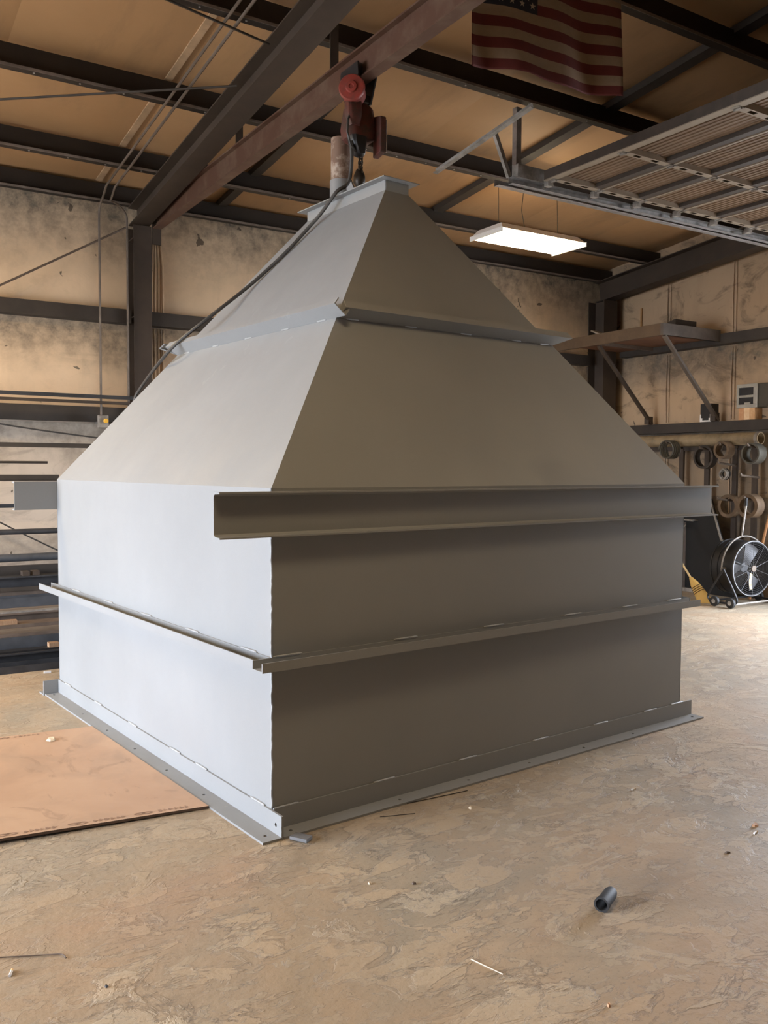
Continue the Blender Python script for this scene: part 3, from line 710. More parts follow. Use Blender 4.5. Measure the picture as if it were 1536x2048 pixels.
# ------------------------------------------------------------------ conduits on the wall and roof
def conduit(px0, xw, ztop, zbot, label, bend):
    x = xw; Yw = 5.79
    pts = [V((x, Yw, zbot)), V((x, Yw, ztop-.12))]
    for k in range(1, 6):
        an = k*math.pi/10; pts.append(V((x-bend*(1-math.cos(an)), Yw-.12*(1-math.cos(an)), ztop-.12+.12*math.sin(an))))
    Y = Yw-.2
    xx = pts[-1].x
    for Y in (5.5, 4.5, 3.0, 1.5, .2): pts.append(V((xx, Y, zp(Y)-.018)))
    return tag(MB().tube(pts, .0115, 8).build('electrical_conduit', DULLC, None, True), label, 'conduit', None)
conduit(0, .775, 4.30, 2.155, 'thin steel conduit running down to the yellow-button switch box', 0.0)
conduit(0, 1.06, 4.31, 1.2, 'thin steel conduit bending down beside the back-wall column', .20)
sb = empty('switch_box', (.795, 5.80, 2.03)); tag(sb, 'small grey switch box with yellow button under its conduit', 'switch')
MB().box((0, 0, .055), (.10, .07, .13)).build('box', GALVD, sb, bevel=.006)
MB().lathe([(0, .024), (.02, .024), (.024, .02), (.024, 0)], (.02, -.035, .06), (0, -1, 0), 16).build('button', simple('yellow_plastic', (.75, .42, .05), .4, 0, .05), sb, True)
MB().bb(-.012, .012, .035, .29, .04, .07).build('mounting_strap', GALVD, sb)

# ------------------------------------------------------------------ stock along the back wall
rk = empty('stock_rack', (-1.35, 5.55, 0)); tag(rk, 'steel rack holding the long bars against the back wall', 'rack')
levels = []
ART = {}
def lev(y, Y, x=40): return ony(x, y, Y).z
bars = [  # pixel y of underside at x = 40, depth Y, shape, size, right end X, label, material
    (894, 5.30, 'flat', .042, 1.0, 'dark flat bar, highest of the bars on the wall rack', GIRT),
    (927, 5.25, 'rod', .012, None, 'thin dark rod ending short on the wall rack', GIRT),
    (962, 5.10, 'angle', .058, None, 'dark angle bar just above the hopper channel end', GIRT),
    (1015, 5.22, 'angle', .036, .9, 'dark angle bar level with the hopper channel end', DARKST),
    (1069, 5.18, 'pipe', .026, .95, 'grey pipe on the wall rack below the hopper channel', DARKST),
    (1123, 5.12, 'pipe', .036, .95, 'thick grey pipe on the wall rack above the dark beam', BLUEST)]
zs = []
for py, Y, kind, sz, xe, label, mt in bars:
    z = lev(py, Y); x0 = -3.2
    if xe is None: xe = ony(95 if kind == 'rod' else 118, py, Y).x
    b = MB()
    if kind == 'flat': b.bb(x0, xe, Y-.02, Y+.02, z, z+sz)
    elif kind == 'rod': b.tube([(x0, Y, z+sz), (xe, Y, z+sz)], sz, 8)
    elif kind == 'pipe': b.lathe([(0, sz), (xe-x0, sz), (xe-x0, sz*.8), (0, sz*.8)], (x0, Y, z+sz), (1, 0, 0), 16, True)
    else: b.prof((x0, Y, z), (xe, Y, z), [(0, 0), (-sz*.9, 0), (-sz*.9, .006), (-.006, .006), (-.006, sz), (0, sz)], (0, 1, 0), (0, 0, 1))
    tag(b.build('steel_bar', mt, None, kind in ('rod', 'pipe')), label, 'bar'); zs.append(z)
for xq in (-1.35, .80 if False else -2.9):
    MB().bb(xq-.04+1.35, xq+.04+1.35, .16, .26, 0, 2.0).build('upright', DARKST, rk)
    for z in zs: MB().bb(xq-.025+1.35, xq+.025+1.35, -.52, .18, z-.03, z-.0005).build('arm', DARKST, rk)
for z, sz, Y in ((2.315, .035, 5.72), (2.262, .028, 5.74)):
    o = MB().bb(-4, 1.144, Y-.02, Y+.02, z, z+sz).build('rail_bar', DARKST if z > 2.3 else BEAM)
    tag(o, 'upper of two dark rails running into the back-wall column' if z > 2.3 else 'lower of two dark rails running into the back-wall column', 'rail')
# slack wires behind the bars
for k, (a, c, l_) in enumerate((((0, 845), (150, 868), 'slack dark wire sagging along the wall below the girt'), ((0, 1042), (118, 1100), 'slack dark wire slanting behind the rack pipes'))):
    p0, p1 = ony(*a, 5.95), ony(*c, 5.95); p0 = p0+(p0-p1)*.8; p1 = p1+(p1-p0)*.3
    m_ = p0.lerp(p1, .5)+V((0, 0, -.02)); tag(MB().tube(smooth([p0, m_, p1]), .008, 6).build('wire', CABLE, None, True), l_, 'wire')
# floor stack: bearers and long sections piled up towards the wall
def run(label, mt, Y0_, Y1_, z0, z1, shape='box', x1=1.6, cat='bar', x0=-3.5):
    b = MB()
    if shape == 'box': b.bb(x0, x1, Y0_, Y1_, z0, z1)
    elif shape == 'chan': b.prof((x0, 0, z0), (x1, 0, z0), [(Y0_, 0), (Y1_, 0), (Y1_, z1-z0), (Y1_-.008, z1-z0), (Y1_-.008, .008), (Y0_+.008, .008), (Y0_+.008, z1-z0), (Y0_, z1-z0)], (0, 1, 0), (0, 0, 1))
    elif shape == 'ibeam': b.prof((x0, (Y0_+Y1_)/2, (z0+z1)/2), (x1, (Y0_+Y1_)/2, (z0+z1)/2), ibeam_poly(Y1_-Y0_, z1-z0, .012, .01), (0, 1, 0), (0, 0, 1))
    elif shape == 'angle': b.prof((x0, 0, z0), (x1, 0, z0), [(Y0_, 0), (Y1_, 0), (Y1_, .008), (Y0_+.008, .008), (Y0_+.008, z1-z0), (Y0_, z1-z0)], (0, 1, 0), (0, 0, 1))
    return tag(b.build('stock_section', mt), label, cat)
run('black channel lying lowest at the front of the floor stack', DARKST, 3.80, 3.98, 0, .055, 'chan')
run('dark I-beam lying behind the black channel in the floor stack', DARKST, 4.0, 4.16, 0, .115, 'ibeam')
run('blue-grey steel plate bundle on edge in the floor stack', BLUEST, 4.18, 4.36, 0, .215, 'box')
run('weathered timber plank on the floor stack', TIMB, 4.37, 4.60, .0, .255, 'box')
run('rusty flat bar lying on the floor stack timber', RUSTST, 4.38, 4.58, .2555, .285, 'box', 1.5)
run('brown channel on edge behind the floor stack timber', RUSTST, 4.61, 4.72, 0, .345, 'ibeam')
run('second weathered plank further back on the floor stack', TIMB, 4.73, 4.92, .0, .375, 'box')
run('rust-brown plate standing at the back of the floor stack', RUSTST, 4.93, 4.97, 0, .50, 'box')
run('pale grey channel resting on the back of the floor stack', BLUEST, 4.74, 4.92, .3755, .46, 'chan', .62)
run('dark I-beam standing on the rear of the floor stack', DARKST, 4.98, 5.14, 0, .62, 'ibeam', 1.2)
run('thin pale flat bar on the brown channel of the floor stack', GALVD, 4.63, 4.70, .3455, .36, 'box', .45)
run('dark angle bar resting on the rust-brown plate', GIRT, 4.90, 4.975, .5005, .535, 'angle', .5)
run('rusty angle laid along the blue-grey plate bundle', RUSTST, 4.20, 4.30, .2155, .245, 'angle', 1.4)
run('black flat bar lying on the dark I-beam of the floor stack', BLACK, 4.03, 4.13, .1155, .130, 'box', 1.4)
run('dark rail on edge behind the rear beam', GIRT, 5.16, 5.22, 0, .70, 'box', 1.2)
for xx, nm in ((.02, 'small dark steel block on the rear beam of the floor stack'), (.12, 'small dark steel block on the rear beam of the floor stack')):
    p = ony(50 if xx < .05 else 70, 1142, 5.06)
    tag(MB().bb(p.x-.03, p.x+.03, 5.0, 5.12, .6205, .66).build('steel_block', BEAM), nm, 'block', 'steel blocks on the rear beam')
p = ony(8, 1293, 4.45); tag(MB().prof((p.x-.35, 4.40, .286), (p.x+.10, 4.40, .286), [(0, 0), (.07, 0), (.07, .035), (0, .035)], (0, 1, 0), (0, 0, 1)).build('wood_offcut', TANW), 'short orange wood offcut on the floor stack', 'offcut')
p = ony(114, 1318, 3.9); tag(MB().bb(p.x-.03, p.x+.05, 4.04, 4.12, .1305, .165).build('wood_offcut', TANW), 'small pale wood block on the dark I-beam by the hopper', 'offcut')

# ------------------------------------------------------------------ timber shelf on the right wall
sh = empty('wall_shelf', (8.2, 5.0, 3.28)); tag(sh, 'long brown timber shelf bracketed high on the right wall', 'shelf')
def shp(b, nm, mt): 
    o = b.build(nm, mt, sh); o.location = (-8.2, -5.0, -3.28); return o
shp(MB().bb(7.20, 8.24, 4.02, 5.70, 3.33, 3.40), 'shelf_board', two('red_brown_shelf_board', (.115, .045, .022), (.15, .07, .036), .4, .6, 5, .6))
shp(MB().bb(7.15, 7.20, 4.02, 5.98, 3.285, 3.43), 'front_rail', BROWNSH)
shp(MB().bb(7.15, 8.25, 3.975, 4.02, 3.285, 3.43), 'end_channel', simple('grey_dusty_channel', (.12, .10, .085), .5, .2, .25, 6))
for Y in (4.0, 5.10):
    shp(MB().bar((7.20, Y, 3.28), (8.24, Y-.02, 2.26), .035, .05, (0, 1, 0)), 'shelf_brace', simple('dull_brace_steel', (.11, .088, .07), .5, .2) if Y < 4.5 else BEAM)
    shp(MB().bb(8.16, 8.246, Y-.04, Y+.04, 2.252, 2.36), 'brace_foot', BEAM)
    shp(MB().bb(7.2, 8.25, Y-.02, Y+.02, 3.285, 3.33), 'cross_bearer', RUSTST)
p = onx(1385, 650, 7.7)
tag(MB().prof((7.55, 4.12, 3.432), (7.95, 4.12, 3.432), [(0, 0), (.40, 0), (.40, .006), (.02, .10), (0, .10)], (0, 1, 0), (0, 0, 1)).build('bent_plate', BEAM), 'dark bent steel plate lying on the end of the timber shelf', 'plate')
tag(MB().bar((7.45, 5.1, 3.408), (7.55, 5.55, 3.56), .09, .02).build('bent_plate', simple('tan_scrap_sheet', (.30, .24, .17), .6)), 'tan scrap sheet tilted up on the timber shelf by the corner column', 'plate')
p = onx(1283, 640, 7.6); tag(MB().bb(7.59, 7.61, p.y-.012, p.y+.012, 3.4005, 3.4005+.36).build('wooden_stake', simple('orange_stake', (.33, .17, .06), .7)), 'thin brown stake standing upright on the timber shelf', 'stake')
# ------------------------------------------------------------------ things on the lower right girt
tb = empty('black_box', (8.32, onx(1420, 835, 8.32).y, 2.251)); tag(tb, 'black box with a white cut-out front standing on the girt below the shelf brace', 'box')
MB().bb(-.09, .075, -.085, .085, 0, .24).build('case', BLACK, tb, bevel=.005)
b = MB(); b.bb(-.094, -.0905, -.088, .088, .0, .02).bb(-.094, -.0905, -.088, -.07, .02, .10).bb(-.094, -.0905, .07, .088, .02, .10).bb(-.094, -.0905, -.07, -.05, .02, .05).bb(-.094, -.0905, .05, .07, .02, .05)
b.build('white_bracket', WHITEP, tb)
pb = onx(1500, 832, 8.3); ty = pb.y
wb_ = empty('wooden_block', (8.33, ty, 2.251)); tag(wb_, 'block of glued pine boards standing on the right girt', 'block')
for k in range(3):
    MB().bb(-.10, .05, -.115+k*.077, -.115+k*.077+.076, 0, .15).build('board', [WOODP, two('light_pine', (.74, .50, .28), (.80, .58, .35), .4, .6, 8, .6, 0, 4, (14, 2, 2)), two('reddish_pine', (.55, .28, .13), (.62, .34, .17), .4, .6, 8, .6, 0, 4, (14, 2, 2))][k], wb_)
ra = empty('test_instrument', (8.32, ty-.02, 2.402)); tag(ra, 'grey boxy instrument with dark windows on the pine block', 'instrument')
GREYP = simple('grey_instrument_case', (.36, .345, .30), .4, .2, .12, 8)
MB().bb(-.075, .08, -.30, .16, 0, .30).build('case', simple('olive_case', (.06, .05, .034), .5), ra, bevel=.012)
b = MB(); fx0, fx1 = -.10, -.076
b.bb(fx0, fx1, -.13, .165, .0, .045).bb(fx0, fx1, -.13, .165, .255, .30).bb(fx0, fx1, .135, .165, .045, .255).bb(fx0, fx1, -.13, -.075, .045, .255).bb(fx0, fx1, -.075, .135, .13, .16)
b.bb(fx0, fx1, -.03, .05, .045, .07)
b.build('front_bezel', GREYP, ra, bevel=.004)
MB().bb(-.082, -.0752, -.075, .135, .16, .255).build('upper_window', BLACK, ra)
MB().bb(-.082, -.0752, -.075, .135, .045, .13).build('lower_window', BLACK, ra)

# ------------------------------------------------------------------ ring rack under the girt
rr_ = empty('ring_rack', (8.24, 4.0, 0)); tag(rr_, 'dark steel rack of uprights and pegs against the right wall', 'rack')
UP = [onx(px, 900, 8.24).y for px in (1366, 1417, 1473, 1513)]
for i, y in enumerate(UP):
    MB().bb(-.035, .0, y-4.0-.035, y-4.0+.035, 0, 1.90).build('upright', BEAM, rr_)
MB().bb(-.02, .02, UP[3]-4.0, UP[0]-4.0+.7, 1.87, 1.9295).build('top_rail', BEAM, rr_)
pg = None
def peg(y, z, ln=.40):
    global pg
    if pg is None:
        pg = MB().tube([(-.03, 0, 0), (-.30, 0, .02), (-.38, 0, .028), (-.40, 0, .055)], [.014, .014, .014, .010], 8).build('peg', DULLC, rr_, True)
        pg.location = (0, y-4.0, z); return
    copy_of(pg, rr_, (0, y-4.0, z))
def ringthing(name, px, py, X, R, r, ln, label, mt, n=1, tilt=0, flat=True):
    """rings hanging on a peg: axis along X; px,py = pixel of the near ring's centre."""
    p = onx(px, py, X); b = MB()
    if flat:
        b.lathe([(0, R), (ln, R), (ln, r), (0, r)], (0, 0, 0), (1, 0, 0), 32, True)
    else:
        pts = []
        m = n*22
        for k in range(m+1):
            a = 2*math.pi*k/22; pts.append((ln*k/m, R*math.cos(a), R*math.sin(a)))
        b.tube(pts, r, 7)
    o = b.build(name, mt, None, True); o.location = p; o.rotation_euler = (0, 0, tilt)
    tag(o, label, 'ring' if flat else 'coil'); return p
RINGD = simple('dark_forged_ring', (.035, .027, .02), .5, .3, .3, 10); RINGB = simple('brown_rust_ring', (.13, .085, .048), .65, .1, .3, 10); RINGG = simple('grey_green_pipe', (.085, .078, .06), .5, .2, .3, 8)
P_ = []
P_.append(ringthing('pipe_coil', 1331, 899, 7.84, .115, .011, .17, 'grey-green coil of several turns hanging under the wrapped pipe', RINGG, 5, 0, False))
P_.append(ringthing('steel_ring', 1406, 914, 7.92, .152, .125, .10, 'large dark thin ring hanging between the coil and the peg row', RINGD))
P_.append(ringthing('steel_ring', 1442, 900, 7.88, .112, .082, .13, 'brown thick ring hanging on the top peg next to the bent plate', RINGB))
P_.append(ringthing('steel_ring', 1500, 907, 7.90, .128, .108, .15, 'wide grey ring hanging at the end of the wrapped pipe', RINGG))
P_.append(ringthing('steel_ring', 1455, 1012, 8.06, .148, .105, .08, 'rust-brown heavy ring on the lower peg nearer the black plate', RINGB))
P_.append(ringthing('steel_ring', 1494, 1012, 7.90, .148, .105, .14, 'rust-brown heavy ring on the lower peg above the fan handle', RINGB))
for q, rin in zip(P_, (.104, .125, .082, .108, .105, .105)): peg(q.y, q.z+rin-.040)      # each ring hangs on its peg
for q in (onx(1446, 935, 7.95),): peg(q.y, q.z+.03)
peg(onx(1497, 955, 8.0).y, onx(1497, 955, 8.0).z)
p = onx(1446, 946, 7.96); sk = empty('shackle_chain', p); tag(sk, 'short bright loop of chain links hanging on the middle peg', 'chain')
for k in range(3):
    pts = [(k*.035+.008*math.sin(3*a), .05*math.sin(a), -.015+.065*math.cos(a)) for a in [2*math.pi*q/14 for q in range(14)]]
    MB().tube(pts, .011, 7, True).build('chain_link', GALVD if k < 2 else CHAIN, sk, True)
ya, yb = onx(1522, 878, 8.12).y, 5.45
wp = MB().lathe([(0, .078), (yb-ya, .078), (yb-ya, .066), (0, .066)], (8.12, ya, 2.008), (0, 1, 0), 24, True).build('wrapped_pipe', OLIVE, None, True)
tag(wp, 'thick tan wrapped pipe lying along the right wall under the girt', 'pipe')
MB().lathe([(0, .0785), (.04, .0785), (.04, .083), (0, .083)], (8.12, ya+.01, 2.008), (0, 1, 0), 24, True).build('end_band', GALVD, wp, True)
for y in (UP[0], UP[1], UP[2], ya+.1):
    MB().bb(-.16, .02, y-4.0-.02, y-4.0+.02, 1.90, 1.9295).build('pipe_bracket', BEAM, rr_)

# ------------------------------------------------------------------ black plate cabinet, broom, handles
cb = empty('machine_guard', (8.05, 4.0, 0)); tag(cb, 'tall black sheet panel with bare metal edges standing behind the fan', 'guard')
yl = onx(1368, 1100, 8.05).y
prof_ = [(yl+.15, .0), (onx(1452, 1150, 8.05).y-.1, .0), (onx(1455, 1150, 8.05).y-.02, .62), (onx(1452, 1085, 8.05).y, .68), (onx(1443, 1080, 8.05).y, .72), (onx(1421, 1000, 8.05).y, 1.24), (yl+.15, 1.24)]
MB().prof((8.05, 0, 0), (8.09, 0, 0), prof_, (0, 1, 0), (0, 0, 1)).build('sheet', BLACKP, cb).location = (-8.05, -4.0, 0)
e_ = [V((8.045, a, z)) for a, z in prof_[2:6]]
for a, c in zip(e_[:-1], e_[1:]): MB().bar(a, c, .02, .02, (1, 0, 0)).build('bare_edge', GALVD, cb).location = (-8.05, -4.0, 0)
MB().bb(7.99, 8.045, yl-.03, yl+.03, 0.0, .92).build('frame_post', simple('pale_lilac_steel', (.50, .47, .48), .45, .2), cb).location = (-8.05, -4.0, 0)
MB().bb(7.99, 8.045, yl-.35, yl+.03, 0.0, .05).build('frame_foot', GALVD, cb).location = (-8.05, -4.0, 0)
MB().bb(7.93, 8.045, yl-.22, yl+.05, .945, .965).build('shelf_edge', GALVD, cb).location = (-8.05, -4.0, 0)
b = MB().tube([(7.97, yl-.02, .86), (7.95, yl-.08, .86), (7.95, yl-.10, .89)], .008, 6).build('latch', GALV, cb, True).location = (-8.05, -4.0, 0)
# broom leaning to the left, handle hidden behind the hopper
f0 = onz(1412, 1206, 0)
br = empty('broom', f0); tag(br, 'straw broom with stitched yellow bristles leaning by the black panel', 'broom')
top_ = onx(1366, 1130, f0.x) - f0; dirv = top_.normalized()
side = dirv.cross(V((.8, .6, 0))).normalized(); dep = dirv.cross(side).normalized()
Lb = top_.length
def brpt(d, s_, t_): return dirv*d+side*s_+dep*t_
rings = []
for d, hw_, ht in ((.01, .085, .025), (.10, .075, .028), (.20, .062, .028), (.28, .050, .025), (.33, .032, .02), (.37, .020, .018)):
    rings.append([brpt(d+(.04*(k-3.5)/3.5*0), hw_*math.cos(a), ht*math.sin(a)) for k, a in enumerate([2*math.pi*q/14 for q in range(14)])])
zmin = min(p.z for p in rings[0]); rings[0] = [p - dirv*((p.z)/dirv.z) for p in rings[0]]
rings[0] = [V((p.x, p.y, 0.001)) for p in rings[0]]
loft(rings).build('bristles', STRAW, br, True)
for d, hw_ in ((.16, .070), (.185, .066), (.21, .063), (.235, .060)):
    MB().tube([brpt(d, hw_*math.cos(a), .031*math.sin(a)) for a in [2*math.pi*q/16 for q in range(16)]], .0045, 5, True).build('stitching', simple('dark_twine', (.10, .06, .025), .8), br)
MB().tube([brpt(.34, 0, 0), brpt(1.25, 0, 0)], .013, 8).build('broom_handle', simple('varnished_handle', (.62, .45, .22), .4), br, True)
# pole at the picture edge, and scrap beside it
p0, p1 = onx(1521, 1105, 8.17), onx(1541, 1020, 8.21); pv = p1-p0
tag(MB().tube([p0-pv*((p0.z-.004)/pv.z), p0+pv*1.7], .017, 8).build('wooden_pole', simple('orange_pole', (.50, .24, .09), .5), None, True), 'orange wooden pole leaning on the right wall beside the fan', 'pole')

# ------------------------------------------------------------------ drum fan
FY = 3.02; fc = ony(1505, 1137, FY); FR = .325; FD = .34
fan = empty('drum_fan', (fc.x, FY, 0)); tag(fan, 'black wheeled drum fan with wire guard standing by the right wall', 'fan')
cz = fc.z; nx = V((-.10, -.995, 0)).normalized()
o0 = V((0, 0, cz))
MB().lathe([(0, FR), (FD, FR), (FD, FR-.008), (0, FR-.008)], o0, -nx, 48, True).build('drum', BLACK, fan, True)
SILV = simple('bright_wire', (.13, .13, .13), .45, .4, .05)
for d, nm in ((0, 'front_rim'), (FD, 'rear_rim'), (FD*.72, 'drum_band')):
    MB().lathe([(-.010, FR-.004), (-.010, FR+.007), (.008, FR+.007), (.008, FR-.004)], o0-nx*d, -nx, 48, True).build(nm, SILV if d == 0 else BLACK, fan, True)
fa = V((0, 0, 1)); fb = nx.cross(fa).normalized()
def fp(a, rad, d=0): return o0-nx*d+(fa*math.cos(a)+fb*math.sin(a))*rad
b = MB()
for k in range(13):
    rad = .05+k*.0215; b.tube([fp(2*math.pi*q/36, rad, -.012) for q in range(36)], .0009, 4, True)
b.build('wire_guard', SILV, fan)
for k in range(10):
    a = 2*math.pi*k/10; MB().tube([fp(a, .04, -.013), fp(a, FR, -.006)], .0022, 5).build('guard_spoke', SILV, fan)
MB().lathe([(0, .0), (.002, .04), (.014, .036), (.016, 0)], o0-nx*-.012, nx, 20).build('guard_hub', DULLC, fan, True)
MB().lathe([(0, .06), (.14, .075), (.16, .03), (.16, 0)], o0-nx*.12, -nx, 20).build('motor', DARKST, fan, True)
BL = simple('grey_fan_blade', (.075, .075, .078), .5, .2)
for k in range(3):
    a0 = math.radians(215)+k*2*math.pi/3; vs = []
    for i in range(7):
        rad = .05+.245*i/6
        for j in range(5):
            a = a0+(j/4-.5)*(.75 if i else 1.4); vs.append(fp(a, rad, .11+.05*(j/4-.5)*(1.2-i/8)))
    MB().add(vs, [(i*5+j, i*5+j+1, (i+1)*5+j+1, (i+1)*5+j) for i in range(6) for j in range(4)]).build('blade', BL, fan, 'all')
b = MB(); m = 9; vs = []
for q in range(m+1):
    a = math.radians(150+q*4.5*0+0)  # yellow warning strip across the guard
    rad = .07+.18*q/m; an = math.radians(152)+.35*q/m
    for e in (-1, 1): vs.append(fp(an+e*.020/rad, rad, -.016))
MB().add(vs, [(2*q, 2*q+1, 2*q+3, 2*q+2) for q in range(m)]).build('warning_strip', two('yellow_warning_print', (.80, .60, .30), (.25, .18, .08), .52, .58, 60, .5), fan)
# carrying arch, pull handle, undercarriage and wheels
b = MB().tube([fp(a, FR+.055, FD*.35) for a in [math.radians(-95+k*190/24) for k in range(25)]], .010, 8).build('yoke', GALVD, fan, True)
for sg in (-1, 1): MB().lathe([(0, .022), (.06, .022), (.07, .012), (.07, 0)], fp(sg*math.pi/2, FR-.005, FD*.35), fb*sg, 12).build('pivot_knob', GALVD, fan, True)
ph = ony(1483, 1087, FY+.12)-fan.location; pt = ony(1492, 1012, FY+.12)-fan.location
MB().tube([V((ph.x, .12, cz+FR+.05)), V((pt.x, .12, pt.z))], .013, 8).build('pull_handle', GALVD, fan, True)
MB().tube([V((pt.x, .12, pt.z)), V((pt.x+.006, .12, pt.z+.10))], .018, 8).build('handle_grip', RUBBER, fan, True)
lx = onz(1440, 1212, 0).x-fan.location.x+.02
for sx in (-1, 1):
    x = sx*(FR+.055); base = V((x, 0, 0))
    MB().tube(smooth([V((x, FD*.35, cz)), V((x*1.02, -.02, cz*.5)), V((x*1.02, -.10, .075)), V((x*1.02, -.02, .045))], 2), .013, 8).build('leg_tube', BLACK, fan, True)
    MB().tube(smooth([V((x, FD*.35, cz)), V((x*1.02, .26, cz*.5)), V((x*1.02, .34, .09)), V((x*1.02, .26, .05))], 2), .013, 8).build('leg_tube', BLACK, fan, True)
    MB().tube([V((x*1.02, -.05, .045)), V((x*1.02, .30, .05))], .013, 8).build('base_tube', BLACK, fan, True)
    for yy in ((.20, -.02)):
        wh = MB().lathe([(-.022, .0), (-.022, .03), (-.018, .058), (0, .062), (.018, .058), (.022, .03), (.022, 0)], (0, 0, 0), (1, 0, 0), 20).build('wheel', RUBBER, fan, True)
        wh.location = (x*1.02-sx*.045*0+sx*.036, yy, .062)
        MB().lathe([(-.025, .0), (-.025, .026), (.025, .026), (.025, 0)], (0, 0, 0), (1, 0, 0), 14).build('wheel_hub', GALV, wh, True)
for yy in (-.05, .30): MB().tube([V((-FR-.06, yy, .046)), V((FR+.06, yy, .046))], .012, 8).build('cross_tube', GALVD if yy < 0 else BLACK, fan, True)

# ------------------------------------------------------------------ oxide-coated sheet on the floor, left
def make_sheet():
    t = NT('tan_oxide_sheet')
    col = t.mix(t.ramp(t.noise(1.1, 5, .6, .3), ((.3, 0.), (.7, 1.))), (.40, .245, .15), (.52, .345, .22))
    col = t.mix(t.ramp(t.noise(2.3, 6, .6, .8), ((.50, 0.), (.70, .7))), col, (.35, .235, .155))
    col = t.mix(t.ramp(t.noise(3.1, 5, .6, 1.4, t.scaled((1.6, .7, 1), (0, 0, .5))), ((.60, 0.), (.66, .45), (.70, .1))), col, (.26, .165, .105))
    return t.out(col, .55)
SHM = make_sheet()
na, nb = onz(428, 1609, .016), onz(0, 1682, .016); fa_, fb_ = onz(178, 1452, .016), onz(0, 1476, .016)
nd = (nb-na).normalized(); fdv = V((nd.y, -nd.x, 0))
if fdv.dot(fa_-na) < 0: fdv = -fdv
wid = abs((fa_-na).dot(fdv)); A0 = na+nd*(-.02); 
A0 = V((A0.x, A0.y, 0))
# stop at the hopper's base angle: cut the sheet parallel to it
hn = hw((-1, 0, 0)); hd_ = hw((0, 1, 0)); lim = hw((-.106, 0, 0))
def cut(pt): k = (lim-pt).dot(hn)/nd.dot(hn); return pt+nd*k
a_, b_2 = cut(A0), cut(A0+fdv*wid)
c_2, d_ = A0+nd*2.44+fdv*wid, A0+nd*2.44
lift = (.002, .001, .004, .034)
shb = MB()
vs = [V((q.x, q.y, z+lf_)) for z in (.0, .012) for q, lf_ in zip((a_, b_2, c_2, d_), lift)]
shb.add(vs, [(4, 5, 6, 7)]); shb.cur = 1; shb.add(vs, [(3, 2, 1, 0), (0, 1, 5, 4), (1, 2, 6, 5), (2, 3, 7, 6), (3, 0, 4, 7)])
sheet = shb.build('oxide_sheet', [SHM, simple('shaded_sheet_edge', (.09, .055, .035), .7)])  # side faces coloured dark to carry the shadow line under the sheet
tag(sheet, 'tan flat sheet with stamped edges lying on the floor beside the hopper', 'sheet')
# ink stamps along both long edges: oval mark and a row of smudged strokes
INK = simple('faded_brown_ink', (.27, .165, .105), .7, 0, .25, 60)
def shz(p):      # top of the sheet at a point
    u = (p-d_).dot(-nd)/((a_-d_).dot(-nd)); v = (p-d_).dot(fdv)/wid; u = max(0, min(1, u))
    return .0127+(.034*(1-u)+.002*u)*(1-v)+(.004*(1-u)+.001*u)*v
def stamp(o, d, up):
    b = MB()
    def q(a, c): p = o+d*a+up*c; return (p.x, p.y, shz(p))
    for cx in (0, .035):
        ou = [(cx+.026*math.cos(t), .018+.015*math.sin(t)) for t in [2*math.pi*i/14 for i in range(14)]]
        inn = [(cx+.015*math.cos(t), .018+.007*math.sin(t)) for t in [2*math.pi*i/14 for i in range(14)]]
        b.add([q(*p) for p in ou+inn], [(i, (i+1) % 14, 14+(i+1) % 14, 14+i) for i in range(14)])
    x = .085
    for i in range(6):      # smudged, unreadable blocks
        w_ = random.uniform(.014, .022); c0 = random.uniform(.002, .008); c1 = random.uniform(.026, .034); m_ = random.uniform(.3, .7)
        b.add([q(x, c0), q(x+w_*m_, c0), q(x+w_*m_, c1), q(x, c1)], [(0, 1, 2, 3)])
        b.add([q(x+w_*m_, c0+.006), q(x+w_, c0+.010), q(x+w_, c1-.008), q(x+w_*m_, c1-.006)], [(0, 1, 2, 3)])
        x += w_+.006
    return b.build('ink_stamp', INK, sheet)
dd = -nd
for k in range(9):
    st_ = d_+dd*(.05+k*.29)+fdv*.016
    if (cut(st_)-st_).dot(dd) < .27: break
    stamp(st_, dd, fdv)
for k in range(9):
    st_ = c_2+dd*(.12+k*.29)-fdv*.052
    if (cut(st_)-st_).dot(dd) < .27: break
    stamp(st_, dd, fdv)

# ------------------------------------------------------------------ litter on the floor
def at(px, py): return onz(px, py, 0)
q = at(1212, 1812); d1 = at(1224, 1797)-at(1208, 1818); d1 = V((d1.x, d1.y, 0)).normalized()
cap_ = MB().lathe([(0, .0262), (.10, .0250), (.115, .021), (.118, .012), (.112, .010), (.10, .016), (.004, .0205), (0, .021)], q+V((0, 0, .0265))-d1*.05, d1, 24, True).build('rubber_cap', RUBBER, None, True)
tag(cap_, 'short black rubber tube lying on the open floor', 'tube')
MB().lathe([(-.004, .0215), (-.004, .0285), (.012, .0285), (.012, .0262)], q+V((0, 0, .0265))-d1*.05, d1, 24, True).build('rolled_lip', RUBBER, cap_, True)
tag(MB().tube([at(-60, 1921)+V((0, 0, .005)), at(60, 1914)+V((0, 0, .004)), at(118, 1911)+V((0, 0, .005)), at(127, 1913)+V((0, 0, .006)), at(132, 1918)+V((0, 0, .004))], .0022, 6).build('wire', RUSTST, None, True), 'thin bent wire with a hooked end lying on the floor near a cigarette butt', 'wire')
tag(MB().tube([at(942, 1920)+V((0, 0, .0025)), at(1006, 1950)+V((0, 0, .0025))], .002, 6).build('welding_rod', simple('pale_rod', (.70, .62, .50), .5), None, True), 'short pale welding rod lying alone on the floor', 'rod')
tag(MB().tube([at(814, 1608)+V((0, 0, .003)), at(900, 1590)+V((0, 0, .003)), at(935, 1582)+V((0, 0, .003))], .002, 5).build('wire', GIRT, None, True), 'thin dark wire lying along the hopper base flange', 'wire')
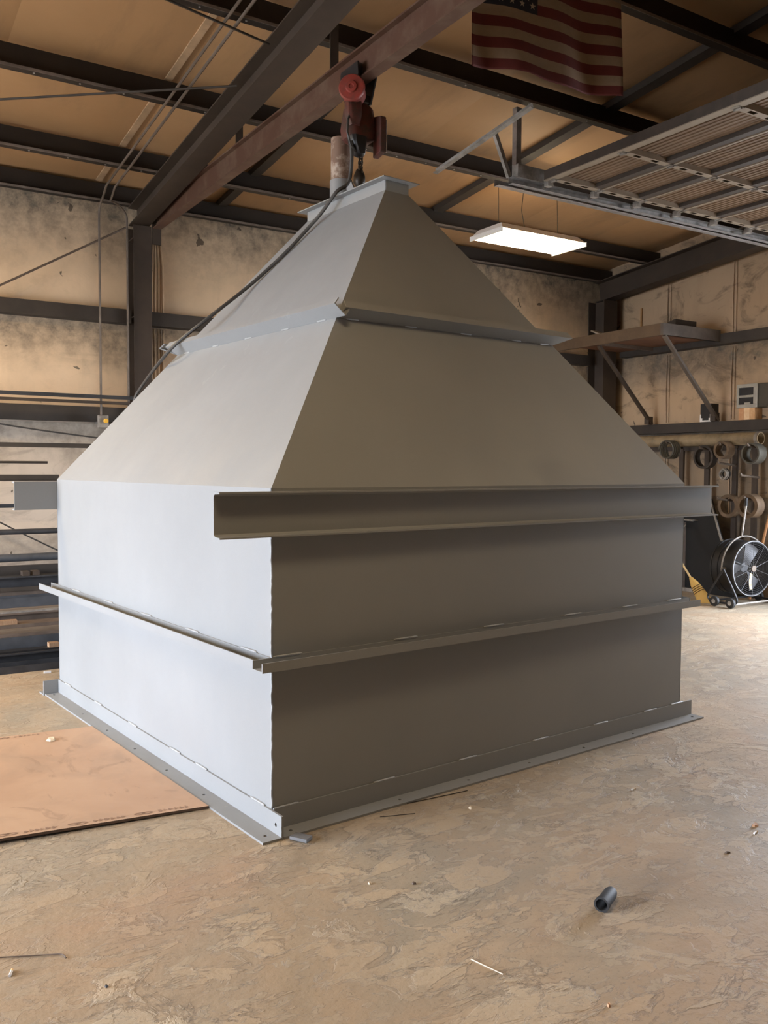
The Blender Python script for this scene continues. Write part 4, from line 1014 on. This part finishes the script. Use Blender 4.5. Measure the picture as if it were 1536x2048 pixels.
tag(MB().tube([at(760, 1635)+V((0, 0, .003)), at(830, 1628)+V((0, 0, .003))], .0016, 5).build('wire', GIRT, None, True), 'fine dark wire on the floor before the hopper front', 'wire')
q = at(600, 1683); tag(MB().box((q.x+.01, q.y+.01, .012), (.05, .085, .014), .55).build('steel_tab', simple('grey_tab', (.15, .15, .15), .6, .1)), 'small grey steel tab lying against the hopper base corner', 'tab')
def bit(px, py, s_, label, mt, flat=.5, cat='chip', name='paint_chip'):
    p = at(px, py); b = MB(); n = 7; r0 = []; r1 = []
    for k in range(n):
        a = 2*math.pi*k/n; rr0 = s_*random.uniform(.6, 1.1); r0.append((rr0*math.cos(a), rr0*.7*math.sin(a), .0005)); r1.append((rr0*.75*math.cos(a), rr0*.5*math.sin(a), s_*flat*random.uniform(.7, 1.2)))
    b.add(r0+r1, [tuple(range(n-1, -1, -1)), tuple(range(n, 2*n))]+[(k, (k+1) % n, n+(k+1) % n, n+k) for k in range(n)])
    o = b.build(name, mt); o.location = p; o.rotation_euler = (0, 0, random.uniform(0, 3)); return tag(o, label, cat)
CREAM = simple('cream_chip', (.72, .60, .42), .7, 0, .1); TANC = simple('tan_chip', (.50, .30, .17), .7, 0, .1)
def butt(px, py, an, label, ln=.035, r=.0045):
    p = at(px, py)+V((0, 0, r)); d = V((math.cos(an), math.sin(an), 0))
    o = MB().tube([p-d*ln/2, p+d*ln*.2], r, 8).build('cigarette_butt', WHITEP, None, True); tag(o, label, 'butt')
    MB().tube([p+d*ln*.2, p+d*ln/2], r*1.02, 8).build('filter', simple('filter_tan', (.72, .48, .24), .7, 0, .1), o, True)
butt(22, 1948, 1.2, 'cigarette butt lying near the bent wire')
butt(1511, 1667, .2, 'cigarette butt beside the curled tan chip', .03)
butt(1267, 1580, .1, 'white cigarette butt on the floor before the hopper', .028)
bit(1510, 1652, .022, 'curled tan chip beside a cigarette butt', TANC)
bit(941, 1617, .014, 'small cream crumb near the dark wire by the hopper flange', CREAM, .7)
bit(1455, 1706, .014, 'small dark chip on the open floor near the curled tan chip', RUSTST)
bit(213, 1974, .008, 'tiny dark crumb on the floor beyond the bent wire', DARKST, .8)
bit(740, 1768, .010, 'tiny pale crumb on the floor in front of the hopper corner', CREAM, .8)
bit(828, 1768, .012, 'brown crumb on the floor in front of the hopper', RUSTST, .6)
bit(452, 1617, .012, 'pale crumb at the near edge of the tan sheet', CREAM, .8)
bit(1218, 2013, .010, 'tiny tan crumb on the open floor, nearest the pale welding rod', TANC, .8)
q = onz(103, 1479, .017); o = bit(103, 1479, .045, 'cream chip lying on the tan sheet', CREAM, .25); o.location = (q.x, q.y, shz(V((q.x, q.y, 0)))+.0005)
tag(MB().box((*at(95, 1346)[:2], .008), (.05, .02, .014)).build('white_chip', WHITEP), 'small white chip at the foot of the floor stack', 'chip')
